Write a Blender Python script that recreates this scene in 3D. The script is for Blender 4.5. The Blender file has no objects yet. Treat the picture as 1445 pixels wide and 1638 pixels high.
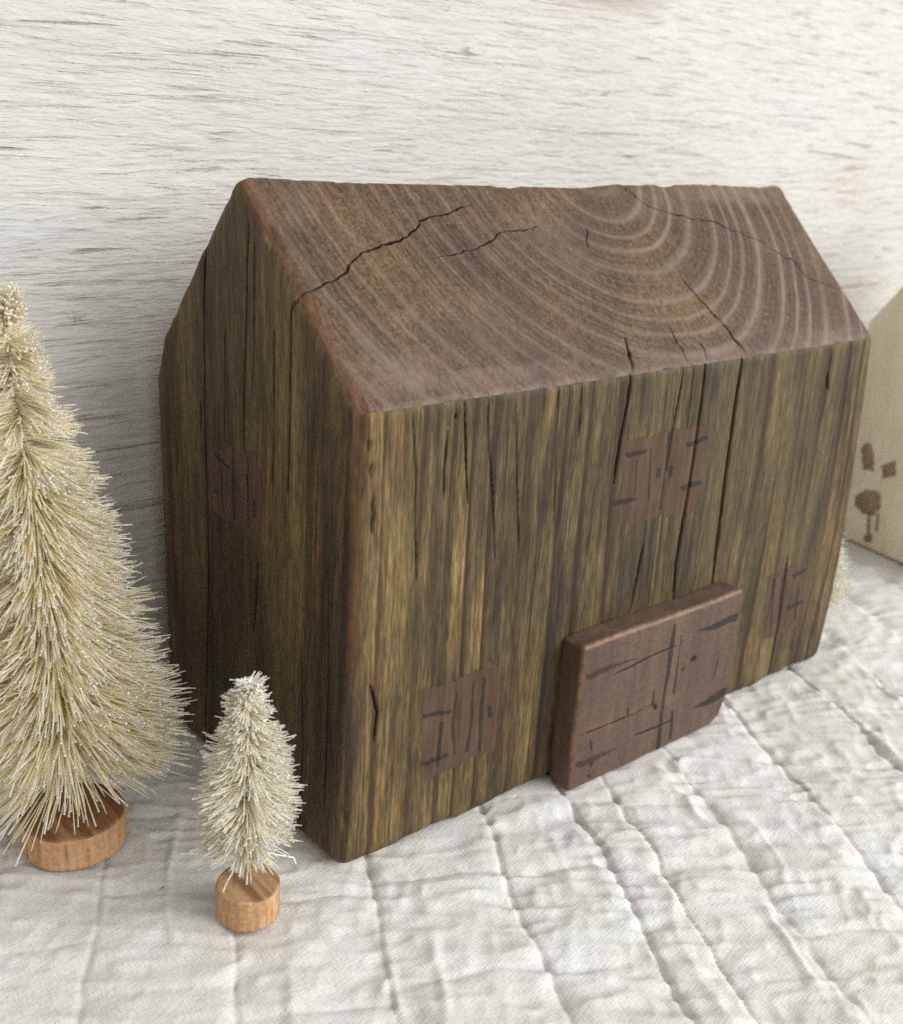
import bpy, math, random
import numpy as np
from mathutils import Vector, Matrix

# ------------------------------------------------------------------ camera, world, window light, exposure
scene = bpy.context.scene
PW, PH = 1445.0, 1638.0
FOC = 1769.2532631312
CAM = np.array([-0.148658107, -0.205913025, 0.196541900])
EUL = (1.23084389, -0.0558147821, -0.700070047)
cam_data = bpy.data.cameras.new('camera')
cam = bpy.data.objects.new('camera', cam_data)
scene.collection.objects.link(cam)
scene.camera = cam
cam.location = CAM.tolist()
cam.rotation_euler = EUL
cam_data.sensor_fit = 'HORIZONTAL'
cam_data.sensor_width = 36.0
cam_data.lens = 36.0 * FOC / PW
cam_data.clip_start = 0.005
cam_data.clip_end = 50.0
cam_data.dof.use_dof = True
cam_data.dof.focus_distance = 0.305
cam_data.dof.aperture_fstop = 18.0
scene.render.resolution_x, scene.render.resolution_y = 903, 1024

world = bpy.data.worlds.new('World')
scene.world = world
world.use_nodes = True
bg = world.node_tree.nodes['Background']
bg.inputs[0].default_value = (1.0, 0.988, 0.97, 1)
bg.inputs[1].default_value = 0.78

wl = bpy.data.lights.new('window_light', 'AREA')
wl.shape = 'RECTANGLE'
wl.size, wl.size_y = 1.9, 1.5
wl.energy = 70.0
wl.color = (0.97, 0.985, 1.0)
wlo = bpy.data.objects.new('window_light', wl)
scene.collection.objects.link(wlo)
wlo.location = (1.05, -1.65, 1.05)
wlo.rotation_euler = (Vector((0.14, 0.0, 0.05)) - Vector(wlo.location)).to_track_quat('-Z', 'Y').to_euler()

scene.cycles.use_denoising = False
scene.cycles.max_bounces = 48
scene.cycles.diffuse_bounces = 32
scene.cycles.transmission_bounces = 32
scene.view_settings.view_transform = 'Standard'
scene.view_settings.look = 'None'
scene.view_settings.exposure = 0.0
scene.view_settings.gamma = 1.0
scene.view_settings.use_curve_mapping = False

# ------------------------------------------------------------------ helpers
COL = scene.collection
rng = np.random.RandomState(7)
random.seed(5)
ROT = np.array(cam.rotation_euler.to_matrix())


def ray(x, y):
    return ROT @ np.array([(x - PW / 2) / FOC, -(y - PH / 2) / FOC, -1.0])


def on_plane(x, y, n, d):
    n = np.array(n, float)
    v = ray(x, y)
    return CAM + v * (d - n @ CAM) / (n @ v)


def on_ground(x, y, z=0.0):
    return on_plane(x, y, (0, 0, 1), z)


PERM = np.random.RandomState(3).permutation(256).astype(np.int32)
VALS = np.random.RandomState(4).rand(256).astype(np.float32) * 2 - 1


def vn(x, y, z=0.0, seed=0):
    """value noise, -1..1"""
    x, y, z = np.broadcast_arrays(np.asarray(x, np.float32), np.asarray(y, np.float32), np.float32(z) if np.isscalar(z) else np.asarray(z, np.float32))
    xi, yi, zi = np.floor(x), np.floor(y), np.floor(z)
    fx, fy, fz = x - xi, y - yi, z - zi
    xi, yi, zi = xi.astype(np.int32) + seed * 17, yi.astype(np.int32) + seed * 31, zi.astype(np.int32)
    s = lambda t: t * t * (3 - 2 * t)
    fx, fy, fz = s(fx), s(fy), s(fz)
    px0, px1 = PERM[xi & 255], PERM[(xi + 1) & 255]
    out = 0
    pxy = [PERM[(a + b) & 255] for a in (px0, px1) for b in (yi, yi + 1)]
    c = []
    for dz in (0, 1):
        g = [VALS[PERM[(p + zi + dz) & 255]] for p in pxy]
        a = g[0] + (g[2] - g[0]) * fx
        b = g[1] + (g[3] - g[1]) * fx
        c.append(a + (b - a) * fy)
    return c[0] + (c[1] - c[0]) * fz


def fbm(x, y, z=0.0, octs=3, seed=0):
    o, a, t = 0, 1.0, 0
    for k in range(octs):
        o = o + a * vn(np.asarray(x) * 2 ** k, np.asarray(y) * 2 ** k, np.asarray(z) * 2 ** k if not np.isscalar(z) else z * 2 ** k, seed + k)
        t += a
        a *= 0.5
    return o / t


def sstep(a, b, x):
    t = np.clip((x - a) / (b - a), 0, 1)
    return t * t * (3 - 2 * t)


def mesh_object(name, verts, quads, mats, parent=None, attrs=None, smooth=True, mat_index=None, tris=False):
    me = bpy.data.meshes.new(name)
    verts = np.ascontiguousarray(verts, np.float32)
    quads = np.ascontiguousarray(quads, np.int32)
    k = quads.shape[1]
    me.vertices.add(len(verts))
    me.vertices.foreach_set('co', verts.ravel())
    me.loops.add(quads.size)
    me.loops.foreach_set('vertex_index', quads.ravel())
    me.polygons.add(len(quads))
    me.polygons.foreach_set('loop_start', np.arange(0, quads.size, k, dtype=np.int32))
    me.polygons.foreach_set('loop_total', np.full(len(quads), k, np.int32))
    for m in (mats if isinstance(mats, (list, tuple)) else [mats]):
        me.materials.append(m)
    if mat_index is not None:
        me.polygons.foreach_set('material_index', np.ascontiguousarray(mat_index, np.int32))
    me.update(calc_edges=True)
    if smooth:
        me.polygons.foreach_set('use_smooth', np.ones(len(quads), bool))
    for an, av in (attrs or {}).items():
        at = me.attributes.new(an, 'FLOAT', 'POINT')
        at.data.foreach_set('value', np.ascontiguousarray(av, np.float32).ravel())
    me.update()
    ob = bpy.data.objects.new(name, me)
    COL.objects.link(ob)
    if parent is not None:
        ob.parent = parent
    return ob


def grid_quads(nu, nv, off=0, flip=False):
    i = np.arange(nu - 1)[:, None] * nv + np.arange(nv - 1)[None, :]
    q = np.stack([i, i + nv, i + nv + 1, i + 1], -1).reshape(-1, 4) + off
    return q[:, ::-1] if flip else q


def empty(name, loc, label, cat, group=None, rz=0.0):
    o = bpy.data.objects.new(name, None)
    o.empty_display_size = 0.01
    COL.objects.link(o)
    o.location = loc
    o.rotation_euler = (0, 0, rz)
    tag(o, label, cat, group)
    return o


def tag(o, label, cat, group=None):
    o['label'] = label
    o['category'] = cat
    if group:
        o['group'] = group


# ------------------------------------------------------------------ material helpers
class NT:
    def __init__(self, name):
        self.m = bpy.data.materials.new(name)
        self.m.use_nodes = True
        self.t = self.m.node_tree
        self.b = self.t.nodes['Principled BSDF']
        self.out = self.t.nodes['Material Output']
        self._co = None

    def n(self, typ, **kw):
        nd = self.t.nodes.new(typ)
        for k, v in kw.items():
            setattr(nd, k, v)
        return nd

    def link(self, a, b):
        self.t.links.new(a, b)

    def co(self, scale=(1, 1, 1), rot=(0, 0, 0)):
        if self._co is None:
            self._co = self.n('ShaderNodeTexCoord').outputs['Object']
        mp = self.n('ShaderNodeMapping')
        mp.inputs['Scale'].default_value = scale
        mp.inputs['Rotation'].default_value = rot
        self.link(self._co, mp.inputs['Vector'])
        return mp.outputs[0]

    def noise(self, scale=(1, 1, 1), detail=4, rough=0.55, dist=0.0, rot=(0, 0, 0)):
        nz = self.n('ShaderNodeTexNoise')
        nz.inputs['Scale'].default_value = 1.0
        nz.inputs['Detail'].default_value = detail
        nz.inputs['Roughness'].default_value = rough
        nz.inputs['Distortion'].default_value = dist
        self.link(self.co(scale, rot), nz.inputs['Vector'])
        return nz.outputs[0]

    def ramp(self, fac, stops):
        r = self.n('ShaderNodeValToRGB')
        el = r.color_ramp.elements
        while len(el) > len(stops):
            el.remove(el[-1])
        while len(el) < len(stops):
            el.new(0.5)
        for e, (p, c) in zip(el, stops):
            e.position = p
            e.color = (c, c, c, 1) if isinstance(c, (int, float)) else (*c, 1)
        self.link(fac, r.inputs[0])
        return r.outputs[0]

    def mix(self, fac, a, b, mode='MIX'):
        mx = self.n('ShaderNodeMix', data_type='RGBA', blend_type=mode)
        for sock, v in ((mx.inputs[0], fac), (mx.inputs[6], a), (mx.inputs[7], b)):
            if isinstance(v, (int, float)):
                sock.default_value = v
            elif isinstance(v, tuple):
                sock.default_value = (*v, 1)
            else:
                self.link(v, sock)
        return mx.outputs[2]

    def math(self, op, a, b=0.0):
        md = self.n('ShaderNodeMath', operation=op, use_clamp=False)
        for s, v in ((md.inputs[0], a), (md.inputs[1], b)):
            if isinstance(v, (int, float)):
                s.default_value = v
            else:
                self.link(v, s)
        return md.outputs[0]

    def attr(self, name):
        return self.n('ShaderNodeAttribute', attribute_name=name).outputs['Fac']

    def bump(self, h, strength=0.3, dist=0.0003, prev=None):
        bp = self.n('ShaderNodeBump')
        bp.inputs['Strength'].default_value = strength
        bp.inputs['Distance'].default_value = dist
        self.link(h, bp.inputs['Height'])
        if prev is not None:
            self.link(prev, bp.inputs['Normal'])
        return bp.outputs[0]

    def done(self, color=None, rough=0.6, normal=None, spec=0.5, crack=False, gain=1.0):
        if gain != 1.0:
            color = self.mix(1.0, color, gain if isinstance(gain, tuple) else (gain, gain, gain), 'MULTIPLY')
        if color is not None:
            if isinstance(color, tuple):
                self.b.inputs['Base Color'].default_value = (*color, 1)
            else:
                self.link(color, self.b.inputs['Base Color'])
        if isinstance(rough, (int, float)):
            self.b.inputs['Roughness'].default_value = rough
        else:
            self.link(rough, self.b.inputs['Roughness'])
        if normal is not None:
            self.link(normal, self.b.inputs['Normal'])
        self.b.inputs['Specular IOR Level'].default_value = spec
        if crack:
            self.link(self.math('MULTIPLY', self.math('SUBTRACT', 1.0, self.attr('crack')), spec), self.b.inputs['Specular IOR Level'])
        return self.m


def mat_old_wood():
    t = NT('stained_weathered_wood')
    s1 = t.noise((75, 75, 5.5), 5, 0.6, 0.35)
    s2 = t.noise((380, 380, 24), 6, 0.7, 0.4)
    s3 = t.noise((1150, 1150, 170), 4, 0.7)
    s4 = t.noise((22, 22, 9), 3, 0.5)
    s5 = t.noise((2000, 2000, 50), 4, 0.7, 0.2)
    base = t.ramp(s1, [(0.30, (0.042, 0.030, 0.020)), (0.43, (0.095, 0.066, 0.038)), (0.52, (0.140, 0.108, 0.052)),
                       (0.60, (0.122, 0.098, 0.045)), (0.72, (0.215, 0.158, 0.078))])
    cool = t.ramp(s1, [(0.32, (0.040, 0.034, 0.026)), (0.50, (0.100, 0.080, 0.044)), (0.68, (0.158, 0.124, 0.062))])
    col = t.mix(t.ramp(s4, [(0.40, 0.0), (0.60, 0.75)]), base, cool)
    col = t.mix(t.attr('cool'), col, t.ramp(s2, [(0.32, (0.025, 0.020, 0.013)), (0.52, (0.078, 0.060, 0.034)), (0.70, (0.138, 0.107, 0.057))]))
    col = t.mix(t.attr('gold'), col, t.ramp(s2, [(0.30, (0.13, 0.085, 0.038)), (0.52, (0.265, 0.188, 0.086)), (0.70, (0.38, 0.280, 0.140))]))
    col = t.mix(t.attr('rust'), col, t.ramp(s2, [(0.35, (0.10, 0.050, 0.024)), (0.65, (0.27, 0.145, 0.062))]))
    fib = t.ramp(s2, [(0.32, (0.50, 0.47, 0.43)), (0.50, (0.92, 0.90, 0.86)), (0.66, (1.28, 1.24, 1.14))])
    col = t.mix(0.72, col, fib, 'MULTIPLY')
    speck = t.ramp(s3, [(0.36, (0.36, 0.34, 0.32)), (0.50, (0.95, 0.95, 0.93)), (0.64, (1.65, 1.58, 1.42))])
    col = t.mix(0.58, col, speck, 'MULTIPLY')
    col = t.mix(0.52, col, t.ramp(s5, [(0.36, (0.34, 0.31, 0.28)), (0.50, (0.95, 0.94, 0.92)), (0.66, (1.55, 1.50, 1.38))]), 'MULTIPLY')
    col = t.mix(t.math('MULTIPLY', t.attr('ring'), 0.90), col, (0.034, 0.017, 0.012))
    col = t.mix(t.math('MULTIPLY', t.attr('wear'), t.ramp(s2, [(0.35, 0.35), (0.6, 1.0)])), col, (0.165, 0.072, 0.032))
    col = t.mix(t.attr('stain_shade'), col, (0.022, 0.017, 0.017))  # wood stains, plus the shadow painted beside the door
    col = t.mix(t.attr('crack'), col, (0.010, 0.007, 0.005))
    nb = t.bump(s2, 0.45, 0.0004)
    nb = t.bump(s3, 0.45, 0.0002, nb)
    nb = t.bump(s5, 0.6, 0.0003, nb)
    return t.done(col, t.ramp(s2, [(0.3, 0.58), (0.7, 0.44)]), nb, 0.22, True, (0.84, 0.80, 0.76))


def mat_end_grain():
    t = NT('end_grain_wood')
    s1 = t.noise((45, 45, 45), 4, 0.55)
    s2 = t.noise((1250, 1250, 1250), 3, 0.65)
    s3 = t.noise((520, 520, 520), 4, 0.7)
    s4 = t.noise((1300, 260, 260), 3, 0.65, 0.2, (0, 0, 0.35))
    base = t.ramp(s1, [(0.34, (0.074, 0.043, 0.026)), (0.50, (0.102, 0.062, 0.035)), (0.66, (0.132, 0.083, 0.043))])
    col = t.mix(t.math('MULTIPLY', t.attr('gold'), 0.8), base, (0.150, 0.090, 0.032))
    sp = t.ramp(s2, [(0.33, (0.42, 0.38, 0.34)), (0.48, (0.92, 0.9, 0.88)), (0.66, (1.50, 1.46, 1.42))])
    col = t.mix(0.75, col, sp, 'MULTIPLY')
    sp2 = t.ramp(s3, [(0.38, (0.42, 0.38, 0.35)), (0.47, (1, 1, 1)), (0.68, (1.22, 1.20, 1.18))])
    col = t.mix(0.7, col, sp2, 'MULTIPLY')
    col = t.mix(0.7, col, t.ramp(s4, [(0.36, (0.45, 0.41, 0.38)), (0.5, (1, 1, 1)), (0.66, (1.4, 1.38, 1.34))]), 'MULTIPLY')
    col = t.mix(t.attr('fine'), col, (0.035, 0.020, 0.012))
    col = t.mix(t.math('MULTIPLY', t.attr('ring'), 0.66), col, (0.270, 0.222, 0.185))
    col = t.mix(t.math('MULTIPLY', t.attr('pale'), 0.75), col, (0.200, 0.150, 0.122))  # whitish roof sheen mixed into the base colour
    col = t.mix(t.math('MULTIPLY', t.attr('wear'), t.ramp(s1, [(0.4, 0.35), (0.6, 0.95)])), col, (0.175, 0.080, 0.040))
    col = t.mix(t.attr('stain_shade'), col, (0.030, 0.020, 0.014))
    col = t.mix(t.attr('crack'), col, (0.010, 0.007, 0.005))
    nb = t.bump(s2, 0.6, 0.0002)
    nb = t.bump(s4, 0.5, 0.00025, nb)
    return t.done(col, t.ramp(s3, [(0.3, 0.60), (0.7, 0.46)]), nb, 0.30, True, (0.86, 0.81, 0.77))


def mat_paint(name, c, c2, alpha, rough=0.5, zs=60):
    t = NT(name)
    s1 = t.noise((500, 500, zs), 4, 0.6)
    s2 = t.noise((120, 120, 120), 3, 0.5)
    col = t.mix(t.ramp(s1, [(0.35, 0.0), (0.65, 1.0)]), c, c2)
    col = t.mix(0.5, col, t.ramp(s2, [(0.3, 0.75), (0.7, 1.15)]), 'MULTIPLY')
    t.done(col, rough, t.bump(s1, 0.4, 0.0002), 0.16)
    t.link(t.ramp(s1, [(0.30, alpha - 0.22), (0.55, alpha)]), t.b.inputs['Alpha'])
    return t.m


def mat_door():
    t = NT('brown_painted_board')
    s1 = t.noise((110, 110, 14), 4, 0.55)
    s2 = t.noise((1300, 1300, 1300), 3, 0.6)
    s3 = t.noise((420, 420, 60), 4, 0.65, 0.2)
    col = t.ramp(s1, [(0.33, (0.095, 0.055, 0.039)), (0.52, (0.116, 0.069, 0.049)), (0.68, (0.142, 0.088, 0.058))])
    col = t.mix(0.6, col, t.ramp(s2, [(0.32, (0.55, 0.52, 0.5)), (0.5, (1, 1, 1)), (0.70, (1.5, 1.45, 1.4))]), 'MULTIPLY')
    col = t.mix(0.5, col, t.ramp(s3, [(0.3, 0.72), (0.7, 1.2)]), 'MULTIPLY')
    col = t.mix(t.math('MULTIPLY', t.attr('wear'), t.ramp(s3, [(0.3, 0.25), (0.55, 1.0)])), col, (0.27, 0.130, 0.060))
    col = t.mix(t.attr('crack'), col, (0.022, 0.008, 0.005))
    nb = t.bump(s2, 0.45, 0.0002)
    nb = t.bump(s3, 0.3, 0.0003, nb)
    return t.done(col, 0.47, nb, 0.40, True, 0.78)


def mat_board():
    t = NT('whitewashed_plywood')
    rot = (0, 0.075, 0)
    s1 = t.noise((7, 7, 26), 4, 0.55)
    patch = t.ramp(t.noise((9, 9, 30), 3, 0.5, 0.3, rot), [(0.40, 0.15), (0.60, 1.0)])
    d1 = t.ramp(t.noise((34, 34, 700), 4, 0.6, 0.7, rot), [(0.575, 0.0), (0.68, 1.0)])
    d2 = t.ramp(t.noise((75, 75, 1700), 3, 0.6, 0.2, rot), [(0.60, 0.0), (0.72, 1.0)])
    d3 = t.ramp(t.noise((19, 19, 400), 5, 0.62, 0.9, rot), [(0.630, 0.0), (0.690, 1.0)])
    s3 = t.noise((420, 420, 1500), 4, 0.65)
    s4 = t.noise((130, 130, 520), 4, 0.6, 0.4, rot)
    col = t.ramp(s1, [(0.35, (0.75, 0.708, 0.640)), (0.55, (0.80, 0.775, 0.722)), (0.70, (0.765, 0.762, 0.735))])
    col = t.mix(0.5, col, t.ramp(s4, [(0.32, (0.86, 0.83, 0.79)), (0.5, (1, 1, 1)), (0.68, (1.04, 1.04, 1.04))]), 'MULTIPLY')
    tint = t.mix(t.ramp(s1, [(0.4, 0.0), (0.6, 1.0)]), (0.46, 0.315, 0.215), (0.44, 0.36, 0.29))
    col = t.mix(t.math('MULTIPLY', t.math('MULTIPLY', d1, patch), 0.50), col, tint)
    col = t.mix(t.math('MULTIPLY', t.math('MULTIPLY', d2, patch), 0.26), col, tint)
    col = t.mix(t.math('MULTIPLY', d3, 0.68), col, tint)
    col = t.mix(t.attr('knot'), col, (0.42, 0.33, 0.27))
    nb = t.bump(t.math('SUBTRACT', 1.0, d1), 0.5, 0.0006)
    nb = t.bump(t.math('SUBTRACT', 1.0, d2), 0.35, 0.0004, nb)
    nb = t.bump(t.math('SUBTRACT', 1.0, d3), 0.6, 0.0008, nb)
    nb = t.bump(t.noise((45, 45, 330), 5, 0.6, 0.8, rot), 0.55, 0.0018, nb)
    nb = t.bump(s4, 0.6, 0.0007, nb)
    nb = t.bump(s3, 0.3, 0.0002, nb)
    return t.done(col, 0.62, nb, 0.20, False, 0.66)


def mat_quilt():
    t = NT('cotton_quilt_cloth')
    s1 = t.noise((42, 42, 42), 4, 0.55)
    s2 = t.noise((11, 11, 11), 3, 0.5)
    rz = (0, 0, -QANG)
    w1 = t.noise((2300, 420, 300), 2, 0.5, 0.0, rz)
    w2 = t.noise((420, 2300, 300), 2, 0.5, 0.0, rz)
    col = t.ramp(s1, [(0.32, (0.650, 0.618, 0.560)), (0.50, (0.705, 0.690, 0.655)), (0.68, (0.725, 0.722, 0.705))])
    col = t.mix(0.6, col, t.ramp(s2, [(0.30, (0.90, 0.87, 0.81)), (0.6, (1, 1, 1))]), 'MULTIPLY')
    wv = t.math('ADD', w1, w2)
    col = t.mix(0.75, col, t.ramp(t.math('MULTIPLY', wv, 0.5), [(0.34, (0.80, 0.79, 0.77)), (0.5, (1, 1, 1)), (0.66, (1.07, 1.07, 1.07))]), 'MULTIPLY')
    col = t.mix(t.attr('thread'), col, (0.56, 0.52, 0.46))
    nb = t.bump(wv, 0.7, 0.0003)
    t.b.inputs['Sheen Weight'].default_value = 0.15
    t.b.inputs['Sheen Roughness'].default_value = 0.5
    return t.done(col, 0.9, nb, 0.2, False, 0.87)


def mat_bristle(name, c, c2, transl=0.35):
    t = NT(name)
    s1 = t.noise((160, 160, 160), 3, 0.6)
    col = t.mix(t.ramp(s1, [(0.35, 0.0), (0.65, 1.0)]), c, c2)
    t.done(col, 0.5, None, 0.12)
    tr = t.n('ShaderNodeBsdfTranslucent')
    t.link(col, tr.inputs[0])
    mx = t.n('ShaderNodeMixShader')
    mx.inputs[0].default_value = transl
    t.link(t.b.outputs[0], mx.inputs[1])
    t.link(tr.outputs[0], mx.inputs[2])
    t.link(mx.outputs[0], t.out.inputs[0])
    return t.m


def mat_log(name, side, side2, top, top2, rot=0.0, stripe=220):
    t = NT(name)
    s1 = t.noise((700, 700, 45), 4, 0.6)
    s2 = t.noise((stripe, stripe * 0.06, 60), 3, 0.5, 0.25, (0, 0, rot))
    s3 = t.noise((900, 900, 900), 3, 0.6)
    cs = t.mix(t.ramp(s1, [(0.36, 0.0), (0.64, 1.0)]), side, side2)
    ct = t.mix(t.ramp(s2, [(0.40, 0.0), (0.58, 1.0)]), top, top2)
    col = t.mix(t.attr('topface'), cs, ct)
    col = t.mix(0.6, col, t.ramp(s3, [(0.33, 0.62), (0.5, 1.0), (0.68, 1.25)]), 'MULTIPLY')
    col = t.mix(t.attr('crack'), col, (0.06, 0.028, 0.014))
    nb = t.bump(s1, 0.35, 0.0003)
    nb = t.bump(s3, 0.3, 0.0002, nb)
    return t.done(col, 0.6, nb, 0.35)


def mat_simple(name, c, rough=0.5, metal=0.0):
    t = NT(name)
    s = t.noise((900, 900, 900), 3, 0.6)
    col = t.mix(0.7, c, t.ramp(s, [(0.3, 0.6), (0.7, 1.35)]), 'MULTIPLY')
    t.b.inputs['Metallic'].default_value = metal
    return t.done(col, rough, t.bump(s, 0.3, 0.0002))


QDIR = ray(340, 300)
QDIR = np.array([QDIR[0], QDIR[1]]) / math.hypot(QDIR[0], QDIR[1])       # direction the quilting seams run
QANG = math.atan2(QDIR[1], QDIR[0])
QPER = np.array([QDIR[1], -QDIR[0]])

M_WOOD = mat_old_wood()
M_END = mat_end_grain()
M_PAINT = mat_paint('thin_brown_paint', (0.086, 0.052, 0.034), (0.106, 0.065, 0.043), 0.86)
M_PAINT_DIM = mat_paint('worn_brown_paint', (0.088, 0.052, 0.037), (0.108, 0.066, 0.047), 0.90)
M_INK = mat_paint('dark_grey_brush_paint', (0.030, 0.026, 0.025), (0.045, 0.038, 0.034), 0.72)
M_DOOR = mat_door()
M_BOARD = mat_board()
M_QUILT = mat_quilt()

# ------------------------------------------------------------------ backdrop board
WALL_Y = 0.113
W_ = 0.234784


def build_board():
    x = np.linspace(-0.34, 0.62, 320)
    z = np.linspace(-0.004, 0.42, 260)
    X, Z = np.meshgrid(x, z, indexing='ij')
    T = Z + 0.075 * X
    h = 0.00035 * fbm(X * 14, T * 60, 0, 3, 20)
    kn = on_plane(962, -10, (0, 1, 0), WALL_Y)
    knot = np.exp(-(((X - kn[0]) / 0.034) ** 2 + ((Z - kn[2]) / 0.0045) ** 2) ** 1.5) * 0.6
    V = np.stack([X, WALL_Y - h, Z], -1)
    front = V.reshape(-1, 3)
    n = len(front)
    q = grid_quads(len(x), len(z), 0, False)
    # back sheet and rim so that the board has its thickness
    xs, zs = x[[0, -1]], z[[0, -1]]
    back = np.array([[xs[0], WALL_Y + 0.012, zs[0]], [xs[1], WALL_Y + 0.012, zs[0]], [xs[1], WALL_Y + 0.012, zs[1]], [xs[0], WALL_Y + 0.012, zs[1]]])
    nv = len(z)
    c00, c10, c11, c01 = 0, (len(x) - 1) * nv, len(x) * nv - 1, nv - 1
    extra = np.array([[n, n + 3, n + 2, n + 1], [c00, c01, n + 3, n], [c10, n + 1, n + 2, c11], [c01, c11, n + 2, n + 3], [c00, n, n + 1, c10]])
    verts = np.concatenate([front, back]) - np.array([0.14, WALL_Y, -0.004])
    z4 = np.zeros(4)
    o = mesh_object('backdrop_board', verts, np.concatenate([q, extra]), M_BOARD,
                    attrs={'knot': np.concatenate([knot.ravel(), z4])})
    o.location = (0.14, WALL_Y, -0.004)
    tag(o, 'whitewashed plywood board with horizontal grain standing behind the brown house', 'board')


build_board()

# ------------------------------------------------------------------ quilt
def quilt_uv(p):
    return p[..., 0] * QPER[0] + p[..., 1] * QPER[1], p[..., 0] * QDIR[0] + p[..., 1] * QDIR[1]


def build_quilt():
    x = np.concatenate([np.linspace(-0.30, -0.11, 60)[:-1], np.linspace(-0.11, 0.24, 510)[:-1], np.linspace(0.24, 0.62, 170)])
    y = np.concatenate([np.linspace(-0.30, -0.16, 50)[:-1], np.linspace(-0.16, 0.1105, 410)])
    X, Y = np.meshgrid(x, y, indexing='ij')
    U, V = quilt_uv(np.stack([X, Y], -1))
    # seams seen in the photograph, as (x, y) image points lying on the cloth
    seams = [[(158, 1390), (150, 1480), (146, 1638)], [(575, 1400), (612, 1490), (640, 1600)], [(778, 1312), (830, 1460), (900, 1638)],
             [(888, 1276), (985, 1410), (1090, 1560)], [(1085, 1215), (1170, 1340), (1235, 1430)], [(1100, 1465), (1145, 1545), (1200, 1625)],
             [(1195, 1150), (1290, 1280), (1445, 1440)], [(1290, 1110), (1440, 1200)], [(1355, 960), (1445, 1010)], [(380, 1480), (375, 1638)]]
    us = []
    for s in seams:
        us.append(np.mean([quilt_uv(on_ground(*p)[:2])[0] for p in s]))
    us = sorted(us)
    step = 0.030
    lo, hi = U.min() - 0.03, U.max() + 0.03
    full = list(us)
    while full[0] > lo:
        full.insert(0, full[0] - step * rng.uniform(0.85, 1.15))
    while full[-1] < hi:
        full.append(full[-1] + step * rng.uniform(0.85, 1.15))
    keep = [full[0]]
    for u in full[1:]:
        if u - keep[-1] > 0.012:
            keep.append(u)
    out = []
    for a, b in zip(keep[:-1], keep[1:]):
        out.append(a)
        if b - a > 0.048:
            out.append((a + b) / 2)
    out.append(keep[-1])
    us = np.array(out)
    print('QUILT seams', np.round(us, 4))
    Uw = U + 0.0022 * vn(V * 22, U * 15, 0, 1) + 0.0011 * vn(V * 70, U * 40, 0, 2)
    idx = np.clip(np.searchsorted(us, Uw) - 1, 0, len(us) - 2)
    a, b = us[idx], us[idx + 1]
    t = np.minimum(Uw - a, b - Uw)
    wd = (b - a)
    side = (Uw - a) / wd
    puff = 1 - np.exp(-np.maximum(t, 0) / (0.16 * wd))
    strength = 0.55 + 0.45 * vn(V * 14, us[idx] * 90, 0, 4)
    h = 0.0014 * puff * (0.85 + 0.3 * vn(V * 30, idx * 3.7, 0, 5))
    h -= 0.0014 * strength * np.exp(-(t / 0.0008) ** 2)
    # cross seams, broken from channel to channel
    Vw = V + 0.0016 * vn(U * 60, V * 20, 0, 7) + 0.006 * vn(U * 12, V * 9, 0, 78)
    per = 0.036
    off = (VALS[(idx * 37 + 11) & 255] * 0.5 + 0.5) * per
    cs = np.abs(((Vw + off) / per) % 1 - 0.5) * per
    cs = per / 2 - cs
    h -= (0.0007 * np.exp(-(cs / 0.0022) ** 2) + 0.0004 * np.exp(-(cs / 0.0006) ** 2)) * sstep(-0.5, 0.4, vn(U * 28, V * 28, 0, 77))
    # puckers pulled by the stitching
    near = np.exp(-t / 0.006)
    pk = vn(U * 48 + 1.2 * vn(V * 50, U * 50, 0, 31), V * 165 + U * 40, 0, 9)
    pk2 = vn(U * 60, V * 105 - U * 40, 0, 13)
    pk3 = vn(U * 170, V * 300, 0, 15)
    h += (0.25 + 0.75 * near) * (0.00125 * (1 - 2 * np.abs(pk)) + 0.00115 * pk2) + 0.00026 * pk3 * (0.5 + near)
    rd = 1 - np.abs(vn(U * 38 + 2, V * 52 + 0.6 * vn(U * 30, V * 30, 0, 40), 0, 17)) * 2
    h += 0.00060 * rd + 0.00065 * vn(U * 26, V * 30, 0, 19)
    rd2 = np.clip(1 - np.abs(vn(U * 75, V * 24, 0, 21)) * 4.5, 0, 1)
    h += 0.00100 * rd2 * sstep(-0.2, 0.5, vn(U * 20, V * 20, 0, 25))
    fz1 = 1 - 2 * np.abs(vn(U * 95 + 0.8 * vn(U * 60, V * 60, 0, 91), V * 210, 0, 92))
    fz2 = 1 - 2 * np.abs(vn(U * 190 - V * 60, V * 150 + U * 70, 0, 95))
    h += 0.00042 * fz1 + 0.00026 * fz2
    calm = sstep(-0.085, 0.015, X)                                    # the cloth lies flatter by the white trees
    h = h * (0.50 + 0.44 * calm)
    h -= 0.0017

    def press(x0, x1, y0, y1, m, hh):
        nonlocal h
        dx = np.maximum(np.maximum(x0 - X, X - x1), 0)
        dy = np.maximum(np.maximum(y0 - Y, Y - y1), 0)
        w = 1 - sstep(0.0, m, np.hypot(dx, dy))
        target = np.minimum(h, hh)
        h = h + (target - h) * w
    press(-0.001, W_ + 0.001, -0.001, 0.106, 0.010, -0.00025)
    press(0.079, 0.160, -0.010, 0.0, 0.008, -0.00025)
    for (cx, cy, r) in ((-0.0282, 0.0023, 0.0083), (-0.0522, 0.0565, 0.0142), (0.264, 0.036, 0.010)):
        w = 1 - sstep(0.0, 0.006, np.hypot(X - cx, Y - cy) - r)
        h = h + (np.minimum(h, -0.0002) - h) * w
    press(0.355, 0.45, -0.05, 0.10, 0.012, -0.0002)
    h = np.maximum(h, -0.0048)
    thread = np.clip(np.exp(-(cs / 0.00035) ** 2) * 0.45 + np.exp(-(t / 0.0005) ** 2) * 0.5, 0, 1)
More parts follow.
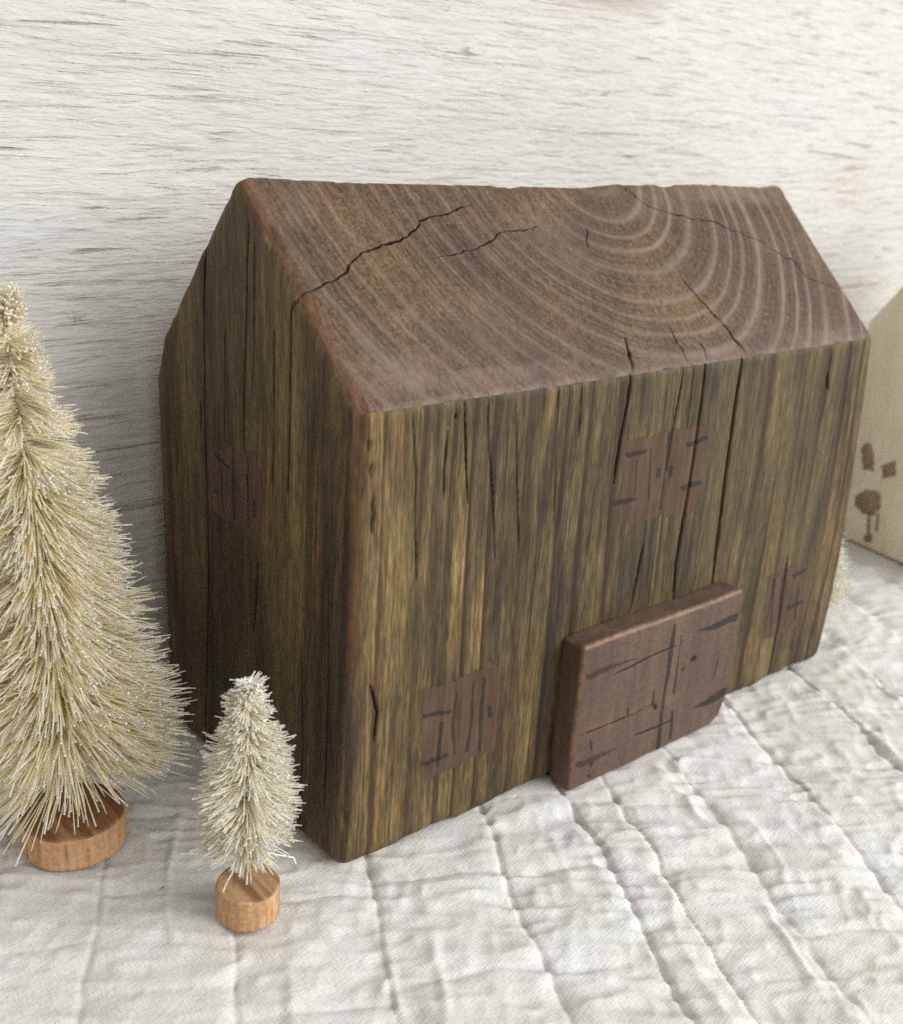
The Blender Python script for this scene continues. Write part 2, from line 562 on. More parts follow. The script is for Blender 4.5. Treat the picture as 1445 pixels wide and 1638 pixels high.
    P = np.stack([X, Y, h], -1).reshape(-1, 3)
    # underside
    n = len(P)
    B = P.reshape(len(x), len(y), 3)[[0, 0, -1, -1], [0, -1, -1, 0]].copy()
    B[:, 2] = -0.010
    nv = len(y)
    q = grid_quads(len(x), nv, 0, False)
    c = [0, nv - 1, len(x) * nv - 1, (len(x) - 1) * nv]
    ex = np.array([[n, n + 1, n + 2, n + 3], [c[0], c[1], n + 1, n], [c[1], c[2], n + 2, n + 1], [c[2], c[3], n + 3, n + 2], [c[3], c[0], n, n + 3]])
    P = np.concatenate([P, B])
    th = np.concatenate([thread.ravel(), np.zeros(4)])
    o = mesh_object('quilt', P, np.concatenate([q, ex]), M_QUILT, attrs={'thread': th})
    tag(o, 'rumpled off white cotton quilt with stitched channels lying under everything', 'quilt')


build_quilt()

# ------------------------------------------------------------------ brown wooden house block
HE, HR, YR = 0.13, 0.181065, 0.052662
gy = lambda px, py: on_plane(px, py, (1, 0, 0), 0.0)[1:]
b2 = gy(247, 604)
b15 = gy(257, 537)
b1 = gy(283, 480)
DB = float(b2[0])
POLY = np.array([[0, 0], [DB, 0], [DB, b2[1]], [b15[0], b15[1]], [b1[0], b1[1]], [YR, HR], [0, HE]], float)      # counter-clockwise in (y, z)
RND = 0.0041
TOPC = [6, 5, 4, 3, 2]


def inset(poly, r):
    m = len(poly)
    out = []
    for i in range(m):
        p0, p1, p2 = poly[i - 1], poly[i], poly[(i + 1) % m]
        d1 = (p1 - p0) / np.linalg.norm(p1 - p0)
        d2 = (p2 - p1) / np.linalg.norm(p2 - p1)
        n1, n2 = np.array([-d1[1], d1[0]]), np.array([-d2[1], d2[0]])
        out.append(np.linalg.solve(np.array([n1, n2]), np.array([n1 @ p1 + r, n2 @ p1 + r])))
    return np.array(out)


def nearest_in_poly(P, poly):
    m = len(poly)
    inside = np.ones(len(P), bool)
    best = np.full(len(P), 1e9)
    Q = P.copy()
    for i in range(m):
        a, b = poly[i], poly[(i + 1) % m]
        d = b - a
        nrm = np.array([-d[1], d[0]])
        inside &= (P - a) @ nrm >= 0
        s = np.clip(((P - a) @ d) / (d @ d), 0, 1)
        c = a + s[:, None] * d
        dd = ((P - c) ** 2).sum(1)
        k = dd < best
        best[k] = dd[k]
        Q[k] = c[k]
    Q[inside] = P[inside]
    return Q


# hand-cut irregularity: canonical corner -> where the photographed edge really runs
ctl, tgt = [], []


def control(c, t):
    ctl.append(c)
    tgt.append(t)


pf = lambda x, y: on_plane(x, y, (0, 1, 0), 0.0)
g0 = on_ground(543, 1399)
control((0, 0, 0), (g0[0], g0[1], 0))
control((0, 0, HE), pf(575, 663))
g1_ = on_ground(1310, 1056)
control((W_, 0, 0), (g1_[0], g1_[1], 0))
control((W_, 0, HE), pf(1403, 538))
for (px, py) in ((1391, 638), (1375, 748), (1357, 858), (1341, 931)):
    t_ = pf(px, py)
    control((W_, 0, t_[2]), t_)
for (px, py) in ((376, 272), (560, 281), (800, 288), (930, 293), (1000, 286), (1130, 287), (1205, 291), (1218, 293), (1252, 288)):
    t_ = on_plane(px, py, (0, 1, 0), YR)
    control((min(max(t_[0], 0), W_), YR, HR), t_)
for c_ in ((0, DB, 0), (W_, DB, 0), (W_, DB, 0.12), (0, DB, 0.12), (0.12, 0, 0), (0.12, DB, 0), (0, 0.05, 0), (0.117, 0, 0.13)):
    control(c_, c_)
ctl, tgt = np.array(ctl, float), np.array(tgt, float)
_K = np.linalg.norm(ctl[:, None] - ctl[None], axis=-1) + np.eye(len(ctl)) * 0.0006
_Wt = np.linalg.solve(_K, tgt - ctl)


def warp(P):
    out = np.zeros_like(P)
    for c, w in zip(ctl, _Wt):
        out += np.linalg.norm(P - c, axis=1)[:, None] * w
    return out


RN = np.array([0, -(HR - HE), YR])
RN = RN / np.linalg.norm(RN)
FACE = {'front': ((0, 1, 0), 0.0), 'gable': ((1, 0, 0), 0.0), 'roof': (RN, float(RN @ np.array([0, 0, HE])))}


def on_face(face, pts):
    """photo points -> points on the canonical (sharp) face"""
    n, d = FACE[face]
    P = np.array([on_plane(x, y, n, d) for x, y in pts])
    Q = P - warp(P)
    n = np.array(n, float)
    return Q - (Q @ n - d)[:, None] * n


CR = [  # face, photo polyline, half width mm, depth mm
    ('front', [(1012, 588), (1005, 640), (993, 700), (982, 775)], 0.55, 3.0),
    ('front', [(1098, 572), (1090, 620), (1077, 690), (1066, 760)], 0.35, 2.0),
    ('front', [(1112, 575), (1104, 640), (1098, 690)], 0.22, 1.0),
    ('front', [(1131, 570), (1119, 668), (1103, 773), (1091, 842), (1081, 903), (1077, 960)], 0.60, 3.2),
    ('front', [(1190, 558), (1174, 664), (1158, 781), (1145, 887), (1138, 945)], 0.80, 4.0),
    ('front', [(1259, 890), (1241, 1008), (1222, 1095)], 0.55, 2.5),
    ('front', [(1030, 870), (1019, 925), (1009, 980)], 0.40, 1.5),
    ('front', [(588, 690), (596, 771), (598, 822), (593, 866)], 0.28, 1.0),
    ('front', [(660, 660), (666, 749), (666, 858), (668, 930)], 0.30, 1.2),
    ('front', [(718, 690), (712, 756), (711, 800)], 0.32, 1.2),
    ('front', [(744, 645), (746, 737), (750, 808)], 0.36, 1.3),
    ('front', [(781, 642), (784, 720), (789, 785), (793, 900)], 0.30, 1.0),
    ('front', [(826, 640), (827, 761), (831, 890)], 0.26, 0.9),
    ('front', [(893, 625), (889, 740), (886, 834)], 0.24, 0.8),
    ('front', [(930, 620), (925, 700)], 0.22, 0.8),
    ('front', [(1324, 596), (1323, 624)], 0.9, 2.5),
    ('front', [(1330, 560), (1324, 600), (1314, 670)], 0.30, 1.0),
    ('front', [(593, 1096), (605, 1140), (600, 1188)], 0.42, 1.2),
    ('front', [(731, 662), (731, 668)], 0.55, 1.5),
    ('front', [(1360, 640), (1350, 720), (1340, 800)], 0.25, 0.8),
    ('roof', [(997, 536), (1004, 560), (1013, 592)], 0.50, 2.5),
    ('roof', [(470, 473), (520, 458), (556, 434), (580, 404), (606, 391), (655, 377), (676, 350), (712, 338), (760, 322)], 0.30, 1.6),
    ('roof', [(700, 412), (760, 398), (800, 372), (862, 362)], 0.16, 0.7),
    ('roof', [(984, 292), (1036, 329), (1085, 343), (1150, 358), (1216, 387), (1271, 419), (1294, 446), (1345, 464)], 0.36, 1.8),
    ('roof', [(1087, 438), (1122, 481), (1162, 524), (1191, 562)], 0.50, 2.6),
    ('roof', [(1072, 520), (1084, 548), (1099, 574)], 0.34, 1.6),
    ('roof', [(1118, 544), (1126, 556), (1132, 572)], 0.30, 1.4),
    ('roof', [(940, 360), (941, 396)], 0.22, 0.8),
    ('roof', [(1240, 300), (1226, 300), (1213, 296)], 0.30, 1.0),
    ('gable', [(358, 318), (348, 345), (337, 364), (331, 483), (329, 650), (331, 729), (333, 808), (335, 913), (332, 1044), (328, 1198)], 0.38, 2.0),
    ('gable', [(402, 352), (398, 416), (395, 514), (391, 605), (389, 718), (395, 737), (395, 852)], 0.32, 1.6),
    ('gable', [(410, 388), (407, 544), (403, 620)], 0.24, 1.0),
    ('gable', [(474, 474), (465, 498), (461, 605), (459, 696), (457, 790)], 0.38, 2.0),
    ('gable', [(438, 530), (436, 666), (434, 812)], 0.26, 1.0),
    ('gable', [(480, 1050), (484, 1180), (482, 1330)], 0.26, 1.0),
    ('gable', [(522, 900), (525, 1100), (520, 1300)], 0.22, 0.8),
    ('gable', [(285, 600), (283, 760)], 0.18, 0.6),
    ('gable', [(323, 640), (322, 690)], 0.5, 1.0),
    ('gable', [(362, 520), (361, 640), (360, 700)], 0.18, 0.6),
    ('gable', [(412, 900), (409, 960), (405, 1010)], 0.40, 1.0),
]
CR3 = []
for f_, pl, w_, d_ in CR:
    CR3.append((on_face(f_, pl), max(w_ * {'roof': 0.50, 'front': 0.72, 'gable': 0.85}[f_], 0.18) * 1e-3, d_ * 1e-3))

BLOB = [  # attribute, face, photo x, y, half-width px along x, half-height px, amount
    ('stain_shade', 'front', 552, 1200, 9, 150, 0.85), ('stain_shade', 'front', 556, 900, 7, 130, 0.5), ('stain_shade', 'front', 548, 1340, 8, 60, 0.6),
    ('stain_shade', 'front', 1040, 880, 22, 75, 0.75), ('stain_shade', 'front', 1005, 930, 26, 60, 0.35), ('stain_shade', 'front', 1030, 620, 14, 60, 0.7),
    ('stain_shade', 'front', 803, 950, 8, 70, 0.6), ('stain_shade', 'front', 875, 1080, 16, 160, 0.65), ('stain_shade', 'front', 900, 960, 12, 60, 0.45), ('stain_shade', 'front', 700, 720, 8, 60, 0.55),  # blob left of the door paints in the door's contact shadow
    ('stain_shade', 'front', 632, 760, 8, 60, 0.5), ('stain_shade', 'front', 660, 1030, 12, 60, 0.45), ('stain_shade', 'front', 960, 760, 18, 110, 0.4),
    ('stain_shade', 'front', 870, 760, 14, 90, 0.42), ('stain_shade', 'front', 1140, 600, 16, 45, 0.45), ('stain_shade', 'front', 1310, 640, 9, 60, 0.45),
    ('stain_shade', 'front', 1275, 720, 10, 110, 0.40), ('stain_shade', 'front', 1365, 720, 6, 70, 0.5), ('stain_shade', 'front', 1300, 850, 7, 60, 0.4), ('stain_shade', 'front', 1210, 800, 12, 90, 0.3),
    ('stain_shade', 'front', 1090, 900, 12, 50, 0.5), ('stain_shade', 'front', 710, 1330, 8, 40, 0.35), ('stain_shade', 'front', 640, 1150, 9, 60, 0.35),
    ('cool', 'front', 900, 780, 95, 330, 0.8), ('cool', 'front', 1060, 820, 70, 260, 0.75), ('cool', 'front', 1330, 700, 40, 160, 0.5), ('cool', 'front', 700, 720, 26, 70, 0.6),
    ('gold', 'front', 605, 800, 24, 230, 0.85), ('gold', 'front', 615, 1000, 30, 130, 0.65), ('gold', 'front', 680, 800, 9, 160, 0.55), ('gold', 'front', 735, 950, 16, 110, 0.7),
    ('gold', 'front', 770, 990, 12, 80, 0.75), ('gold', 'front', 600, 1250, 26, 110, 0.50), ('gold', 'front', 700, 1290, 60, 60, 0.35), ('gold', 'front', 840, 1150, 22, 80, 0.35),
    ('gold', 'front', 775, 720, 8, 80, 0.5), ('gold', 'front', 875, 650, 6, 45, 0.5), ('gold', 'front', 965, 980, 6, 60, 0.6), ('gold', 'front', 1170, 900, 8, 50, 0.5),
    ('gold', 'front', 1200, 1050, 26, 40, 0.5), ('gold', 'front', 1330, 760, 5, 60, 0.45), ('gold', 'front', 1235, 660, 7, 60, 0.35), ('gold', 'front', 1310, 910, 9, 70, 0.45),
    ('rust', 'front', 590, 700, 18, 60, 0.6), ('rust', 'front', 560, 1000, 6, 80, 0.5), ('rust', 'front', 600, 1300, 7, 70, 0.5), ('rust', 'front', 640, 1240, 7, 90, 0.55),
    ('rust', 'front', 1350, 800, 8, 120, 0.6), ('rust', 'front', 640, 700, 6, 50, 0.6), ('rust', 'front', 1232, 860, 5, 60, 0.4), ('rust', 'front', 760, 780, 5, 60, 0.4),
    ('stain_shade', 'gable', 388, 960, 13, 110, 0.85), ('stain_shade', 'gable', 300, 1060, 34, 110, 0.6), ('stain_shade', 'gable', 420, 1150, 26, 130, 0.55), ('stain_shade', 'gable', 545, 1100, 9, 200, 0.6),
    ('stain_shade', 'gable', 500, 1250, 22, 90, 0.45), ('stain_shade', 'gable', 360, 1130, 26, 80, 0.5),
    ('rust', 'gable', 425, 790, 8, 100, 0.75), ('rust', 'gable', 503, 880, 10, 130, 0.6), ('rust', 'gable', 548, 720, 10, 110, 0.75), ('rust', 'gable', 275, 820, 14, 120, 0.30),
    ('gold', 'gable', 500, 560, 20, 70, 0.22), ('gold', 'gable', 345, 860, 8, 120, 0.22), ('gold', 'gable', 470, 860, 12, 120, 0.18),
    ('gold', 'roof', 600, 430, 70, 50, 0.6), ('gold', 'roof', 690, 470, 60, 50, 0.45), ('gold', 'roof', 560, 350, 40, 30, 0.35), ('gold', 'roof', 1010, 400, 70, 60, 0.35),
    ('gold', 'roof', 880, 480, 40, 40, 0.35), ('gold', 'roof', 1100, 480, 60, 30, 0.3),
    ('stain_shade', 'roof', 930, 370, 40, 40, 0.30), ('stain_shade', 'roof', 960, 310, 30, 14, 0.25),
    ('pale', 'roof', 640, 600, 70, 30, 1.0), ('pale', 'roof', 800, 600, 120, 14, 0.7), ('pale', 'roof', 600, 560, 24, 40, 0.6), ('pale', 'roof', 1170, 305, 90, 16, 1.0), ('pale', 'roof', 1330, 540, 90, 12, 0.6),  # pale patches paint the sheen near the eave and ridge
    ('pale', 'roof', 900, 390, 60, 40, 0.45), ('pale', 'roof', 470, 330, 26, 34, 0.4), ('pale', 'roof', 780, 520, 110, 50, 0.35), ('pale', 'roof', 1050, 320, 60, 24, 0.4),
]
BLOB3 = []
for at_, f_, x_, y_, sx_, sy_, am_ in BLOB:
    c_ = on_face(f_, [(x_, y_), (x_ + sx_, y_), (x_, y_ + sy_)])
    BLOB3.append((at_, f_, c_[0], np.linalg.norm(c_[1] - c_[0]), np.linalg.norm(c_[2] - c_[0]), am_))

PITH = on_face('roof', [(962, 300)])[0] + np.array([0, 0.006, 0])


def crack_field(P, cracks, jit, jscale=1.0):
    depth = np.zeros(len(P))
    dark = np.zeros(len(P))
    for pl, w, d in cracks:
        lens = np.linalg.norm(np.diff(pl, axis=0), axis=1)
        tot = lens.sum()
        run = 0.0
        lo, hi = pl.min(0) - 0.004, pl.max(0) + 0.004
        sel = np.where(((P > lo) & (P < hi)).all(1))[0]
        if not len(sel):
            continue
        p = P[sel]
        best = np.full(len(sel), 1.0)
        par = np.zeros(len(sel))
        for i in range(len(pl) - 1):
            a, b = pl[i], pl[i + 1]
            dvec = b - a
            s = np.clip(((p - a) @ dvec) / (dvec @ dvec), 0, 1)
            dist = np.linalg.norm(p - (a + s[:, None] * dvec), axis=1)
            k = dist < best
            best[k] = dist[k]
            par[k] = (run + s[k] * lens[i]) / tot
            run += lens[i]
        ends = 0.35 + 0.65 * np.sqrt(np.clip(np.minimum(par, 1 - par) * 5, 0, 1))
        ww = w * ends * (1 + 0.35 * jit[sel])
        dd = np.abs(best + 0.00016 * jscale * jit[sel])
        g = np.exp(-(dd / ww) ** 2)
        depth[sel] = np.maximum(depth[sel], d * ends * g)
        dark[sel] = np.maximum(dark[sel], np.exp(-(dd / (1.5 * ww)) ** 4) * np.clip(d / 0.0013, 0.8, 1))
    return depth, dark


def house_surface(P, face):
    """sharp block points -> rounded, warped, weathered surface with its attributes"""
    q2 = nearest_in_poly(P[:, 1:], INS)
    qx = np.clip(P[:, 0], RND, W_ - RND)
    Q = np.concatenate([qx[:, None], q2], 1)
    dv = P - Q
    ln = np.linalg.norm(dv, axis=1)[:, None]
    n = dv / np.maximum(ln, 1e-9)
    C = Q + RND * n
    x, y, z = C[:, 0], C[:, 1], C[:, 2]
    top = sstep(0.30, 0.60, n[:, 2])
    rr = np.hypot((x - PITH[0]) * 0.80, (y - PITH[1]) * 1.05)
    rr = rr + 0.0006 * vn(x * 55, y * 55, z * 8, 2) + 0.0022 * vn(x * 20, y * 20, z * 9, 3) + 0.00025 * vn(x * 160, y * 160, z * 16, 6)
    ph = rr / 0.0060 + 0.25 * np.sin(rr * 260)
    fr = ph % 1.0
    wob = VALS[(np.floor(ph).astype(int) * 29 + 5) & 255]
    wall_lw = sstep(0.62, 0.92, fr) * (1 - sstep(0.93, 1.0, fr)) * np.clip(0.75 + 0.35 * wob + 0.5 * vn(x * 60, y * 60, z * 18, 8), 0, 1)
    roof_lw = np.exp(-((fr - 0.72) / 0.14) ** 2) * np.clip(0.85 + 0.25 * wob + 0.45 * vn(x * 45, y * 45, 0, 8), 0.2, 1)
    roof_lw *= (0.40 + 0.60 * sstep(0.095, 0.15, x)) * (0.88 + 0.25 * vn(x * 700, y * 700, z * 700, 44))
    if face == 'gable':
        wall_lw = wall_lw * 0.4
    lw = np.clip((1 - top) * wall_lw + top * roof_lw, 0, 1)
    fine = vn(x * 900, y * 900, z * 26, 10)
    med = vn(x * 260, y * 260, z * 11, 11)
    big = vn(x * 42, y * 42, z * 11, 12)
    pit = vn(x * 800, y * 800, z * 800, 14)
    pit2 = vn(x * 330, y * 330, z * 330, 15)
    jit = vn(x * 500, y * 500, z * 110, 16)
    jit2 = vn(x * 600, y * 600, z * 600, 17)
    flat = sstep(0.80, 0.985, np.abs(n).max(1)) if face != 'roof' else sstep(0.9, 0.99, n @ RN)
    wall_d = 0.00011 * fine + 0.00016 * med + 0.00050 * big - 0.00022 * lw
    roof_d = 0.00012 * lw + 0.00005 * pit + 0.00002 * pit2 + 0.00030 * big
    disp = (1 - top) * wall_d + top * roof_d
    PJ = P
    if face == 'roof':
        along = np.array([0, YR, HR - HE]) / math.hypot(YR, HR - HE)
        j1 = 0.0009 * vn(x * 230, y * 230, z * 230, 81) + 0.0003 * vn(x * 700, y * 700, z * 700, 86)
        j2 = 0.0009 * vn(x * 230, y * 230, z * 230, 84) + 0.0003 * vn(x * 700, y * 700, z * 700, 88)
        PJ = P + j1[:, None] * np.array([1.0, 0, 0]) + j2[:, None] * along
    dep, dark = crack_field(PJ, CR3, np.where(top > 0.5, jit2, jit), 1.0)
    bev0 = 1 - flat
    chip = np.clip(vn(x * 130, y * 130, z * 130, 61) + 0.5 * vn(x * 330, y * 330, z * 330, 62) - 0.15, 0, 1)
    disp = disp - dep - bev0 * (0.0011 * chip + 0.0004 * vn(x * 45, y * 45, z * 45, 63))
    if face in ('front', 'gable'):
        # nicks and erosion where the sawn roof meets the sides
        edge = np.exp(-((P[:, 2] - np.interp(P[:, 1], POLY[TOPC, 0], POLY[TOPC, 1])) / 0.0022) ** 2)
    att = {'fine': np.clip(0.5 + 0.5 * np.sin(rr * 2 * np.pi / 0.0017 + 1.5 * vn(x * 90, y * 90, 0, 97)) , 0, 1) ** 3 * np.clip(0.35 + 0.6 * vn(x * 70, y * 70, 0, 98), 0, 0.7) * top, 'cool': np.zeros(len(P)), 'ring': lw, 'crack': dark, 'gold': np.zeros(len(P)), 'rust': np.zeros(len(P)), 'stain_shade': np.zeros(len(P)), 'pale': np.zeros(len(P))}
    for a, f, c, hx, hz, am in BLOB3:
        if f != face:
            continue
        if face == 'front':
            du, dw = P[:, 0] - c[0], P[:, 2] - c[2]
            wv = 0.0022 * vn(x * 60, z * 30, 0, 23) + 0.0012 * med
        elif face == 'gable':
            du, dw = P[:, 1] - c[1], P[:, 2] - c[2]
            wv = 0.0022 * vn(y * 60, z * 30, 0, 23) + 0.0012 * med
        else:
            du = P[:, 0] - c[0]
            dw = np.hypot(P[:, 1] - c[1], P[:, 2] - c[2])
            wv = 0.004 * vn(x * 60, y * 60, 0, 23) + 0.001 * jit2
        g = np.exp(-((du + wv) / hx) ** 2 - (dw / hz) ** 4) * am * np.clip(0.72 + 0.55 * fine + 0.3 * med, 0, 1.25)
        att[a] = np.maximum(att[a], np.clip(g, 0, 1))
    bevel = 1 - flat
    gab = sstep(0.006, 0.0015, C[:, 0])
    wear = np.clip(bevel * (0.25 + 0.75 * gab) * (0.75 + 0.6 * jit2), 0, 1) * (z > 0.06)
    if face == 'roof':
        att['pale'] = np.maximum(att['pale'], np.clip(np.exp(-P[:, 1] / 0.0028) * (0.5 + 0.5 * jit2) * sstep(0.004, 0.02, x), 0, 1) * 0.8)  # sheen strip along the front eave, painted as paler colour
        strip = np.exp(-C[:, 0] / 0.0024) * 1.0
        wear = np.maximum(wear * gab, strip * np.clip(0.6 + jit2, 0, 1))
    att['wear'] = wear * np.clip(0.75 + 0.8 * vn(x * 70, y * 70, z * 40, 71), 0.12, 1)
    out = C + warp(C) + n * disp[:, None]
    return out, n, att


INS = inset(POLY, RND)
HOUSE = empty('wooden_house', (W_ / 2, DB / 2, 0), 'large dark brown wooden block house with gabled end grain roof and painted windows', 'toy house')
HO = np.array([W_ / 2, DB / 2, 0])
GRIDS = {}


def house_part(name, P3, face, mat, keep=None):
    nu, nv = P3.shape[:2]
    V, N, A = house_surface(P3.reshape(-1, 3), face)
    a = V.reshape(nu, nv, 3)
    c = np.cross(a[nu // 2 + 1, nv // 2] - a[nu // 2, nv // 2], a[nu // 2, nv // 2 + 1] - a[nu // 2, nv // 2])
    flip = (c @ N.reshape(nu, nv, 3)[nu // 2, nv // 2]) < 0
    if keep:
        GRIDS[keep] = (P3, a, N.reshape(nu, nv, 3))
    return V - HO, grid_quads(nu, nv, 0, flip), A


def edge_ticks(a, b, n, dense=RND * 1.3, m=6):
    return np.concatenate([np.linspace(a, a + dense, m)[:-1], np.linspace(a + dense, b - dense, n), np.linspace(b - dense, b, m)[1:]])


xs_ = edge_ticks(0, W_, 640)
zt_ = edge_ticks(0, 1, 380, RND * 1.3 / HE, 6)
ys_ = np.unique(np.round(np.concatenate([edge_ticks(0, DB, 330), [YR, b1[0], b15[0]]]), 6))

# long front wall
Xg, Tg = np.meshgrid(xs_, zt_, indexing='ij')
v, q, A = house_part('wall', np.stack([Xg, 0 * Xg, Tg * HE], -1), 'front', M_WOOD, 'front')
front_wall = mesh_object('wall', v, q, M_WOOD, HOUSE, A)
front_wall['label'] = 'long front wall with golden and grey vertical grain and cracks'
# gable end
Yg, Tg2 = np.meshgrid(ys_, zt_, indexing='ij')
ztop = np.interp(Yg, POLY[TOPC, 0], POLY[TOPC, 1])
v, q, A = house_part('wall', np.stack([0 * Yg, Yg, Tg2 * ztop], -1), 'gable', M_WOOD, 'gable')
gable_wall = mesh_object('wall', v, q, M_WOOD, HOUSE, A)
gable_wall['label'] = 'dark gable end wall with long vertical splits'
# far gable end and back wall, coarser
ysb = np.unique(np.round(np.concatenate([edge_ticks(0, DB, 60), [YR, b1[0], b15[0]]]), 6))
Yb, Tb = np.meshgrid(ysb, zt_[::3], indexing='ij')
zb = np.interp(Yb, POLY[TOPC, 0], POLY[TOPC, 1])
v, q, A = house_part('wall', np.stack([0 * Yb + W_, Yb, Tb * zb], -1), 'other', M_WOOD)
mesh_object('wall', v, q, M_WOOD, HOUSE, A)
Xb, Tb = np.meshgrid(xs_[::8], zt_[::2], indexing='ij')
v, q, A = house_part('wall', np.stack([Xb, 0 * Xb + DB, Tb * b2[1]], -1), 'other', M_WOOD)
mesh_object('wall', v, q, M_WOOD, HOUSE, A)
# underside
Xb, Yb = np.meshgrid(xs_[::8], ys_[::4], indexing='ij')
v, q, A = house_part('underside', np.stack([Xb, Yb, 0 * Xb], -1), 'other', M_WOOD)
mesh_object('underside', v, q, M_WOOD, HOUSE, A)
# roof: front slope, back slope and the rounded back eave as one sawn surface
s_front = edge_ticks(0, 1, 300, RND * 1.3 / 0.073, 6)
pts_ = [POLY[6] + (POLY[5] - POLY[6]) * s_ for s_ in s_front]
pts_ += [POLY[5] + (POLY[4] - POLY[5]) * s_ for s_ in edge_ticks(0, 1, 50, RND * 1.3 / 0.06, 5)[1:]]
for k_ in (4, 3):
    pts_ += [POLY[k_] + (POLY[k_ - 1] - POLY[k_]) * s_ for s_ in np.linspace(0, 1, 18)[1:]]
chain = np.array(pts_)
P3 = np.zeros((len(xs_), len(chain), 3))
P3[..., 0] = xs_[:, None]
P3[..., 1:] = chain[None]
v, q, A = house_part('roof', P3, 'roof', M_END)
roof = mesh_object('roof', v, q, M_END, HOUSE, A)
roof['label'] = 'sloped end grain roof with curved growth rings and splits'


# ---- thin paint that lies on the wall relief
def bil(arr, iu, iv):
    u0 = np.clip(np.floor(iu).astype(int), 0, arr.shape[0] - 2)
    v0 = np.clip(np.floor(iv).astype(int), 0, arr.shape[1] - 2)
    fu, fv = (iu - u0)[..., None], (iv - v0)[..., None]
    return (arr[u0, v0] * (1 - fu) + arr[u0 + 1, v0] * fu) * (1 - fv) + (arr[u0, v0 + 1] * (1 - fu) + arr[u0 + 1, v0 + 1] * fu) * fv


def in_poly(px, py, poly):
    c = np.zeros(px.shape, bool)
    j = len(poly) - 1
    for i in range(len(poly)):
        xi, yi = poly[i]
        xj, yj = poly[j]
        c ^= ((yi > py) != (yj > py)) & (px < (xj - xi) * (py - yi) / (yj - yi + 1e-12) + xi)
        j = i
    return c


def stroke_poly(pts, widths):
    pts = np.array(pts, float)
    d = np.gradient(pts, axis=0)
    d /= np.linalg.norm(d, axis=1)[:, None]
    nrm = np.stack([-d[:, 1], d[:, 0]], 1)
    w = np.array(widths, float)[:, None] / 2
    ext0, ext1 = pts[:1] - d[:1] * w[0] * 0.6, pts[-1:] + d[-1:] * w[-1] * 0.6
    return np.concatenate([ext0, pts + nrm * w, ext1, (pts - nrm * w)[::-1]])


def smooth_poly(pts, widths, k=5):
    pts, widths = np.array(pts, float), np.array(widths, float)
    t = np.arange(len(pts))
    tt = np.linspace(0, len(pts) - 1, (len(pts) - 1) * k + 1)
    return np.stack([np.interp(tt, t, pts[:, i]) for i in (0, 1)], 1), np.interp(tt, t, widths)


def paint_patch(name, face, poly3, parent, mat, lift, ragged, org, sub=3, seed=0, label=None):
    """mesh of small cells cut out of the face's own relief inside an outline"""
    P3, A, N = GRIDS[face]
    ax = 0 if face in ('front', 'door') else 1
    poly = poly3[:, [ax, 2]]
    u = P3[:, P3.shape[1] // 2, ax]
    lo, hi = poly.min(0) - 0.001, poly.max(0) + 0.001
    iu0, iu1 = max(np.searchsorted(u, lo[0]) - 1, 0), min(np.searchsorted(u, hi[0]) + 1, len(u) - 1)
    zc = P3[(iu0 + iu1) // 2, :, 2]
    iv0, iv1 = max(np.searchsorted(zc, lo[1]) - 8, 0), min(np.searchsorted(zc, hi[1]) + 8, len(zc) - 1)
    iu, iv = np.meshgrid(np.arange(iu0 * sub, iu1 * sub + 1) / sub, np.arange(iv0 * sub, iv1 * sub + 1) / sub, indexing='ij')
    p = bil(P3, iu, iv)
    pos = bil(A, iu, iv)
    nn = bil(N, iu, iv)
    pu, pz = p[..., ax], p[..., 2]
    ju = pu + ragged * vn(pu * 700, pz * 260, 3.3, 40 + seed)
    jz = pz + ragged * 1.6 * vn(pu * 900, pz * 120, 7.7, 60 + seed)
    inside = in_poly(ju, jz, poly)
    cell = inside[:-1, :-1] & inside[1:, :-1] & inside[1:, 1:] & inside[:-1, 1:]
    q = grid_quads(*iu.shape)[cell.ravel()]
    if not len(q):
        return None
    used, inv = np.unique(q, return_inverse=True)
    V = (pos + nn * lift).reshape(-1, 3)[used] - org
    q = inv.reshape(-1, 4)
    c = np.cross(V[q[0, 1]] - V[q[0, 0]], V[q[0, 3]] - V[q[0, 0]])
    if c @ nn[iu.shape[0] // 2, iu.shape[1] // 2] < 0:
        q = q[:, ::-1]
    o = mesh_object(name, V, q, mat, parent)
    if label:
        o['label'] = label
    return o


def painted_window(face, poly_px, strokes, label, seed):
    w = paint_patch('painted_window', face, on_face(face, poly_px), HOUSE, M_PAINT if face == 'front' else M_PAINT_DIM, 0.00009, 0.0006, HO, 2, seed, label)
    w['label'] = label
    for k, (pts, wd) in enumerate(strokes):
        sp, sw = smooth_poly(pts, wd)
        paint_patch('brush_stroke', face, on_face(face, stroke_poly(sp, sw)), w, M_INK, 0.00018, 0.00025, HO, 3, seed + k)


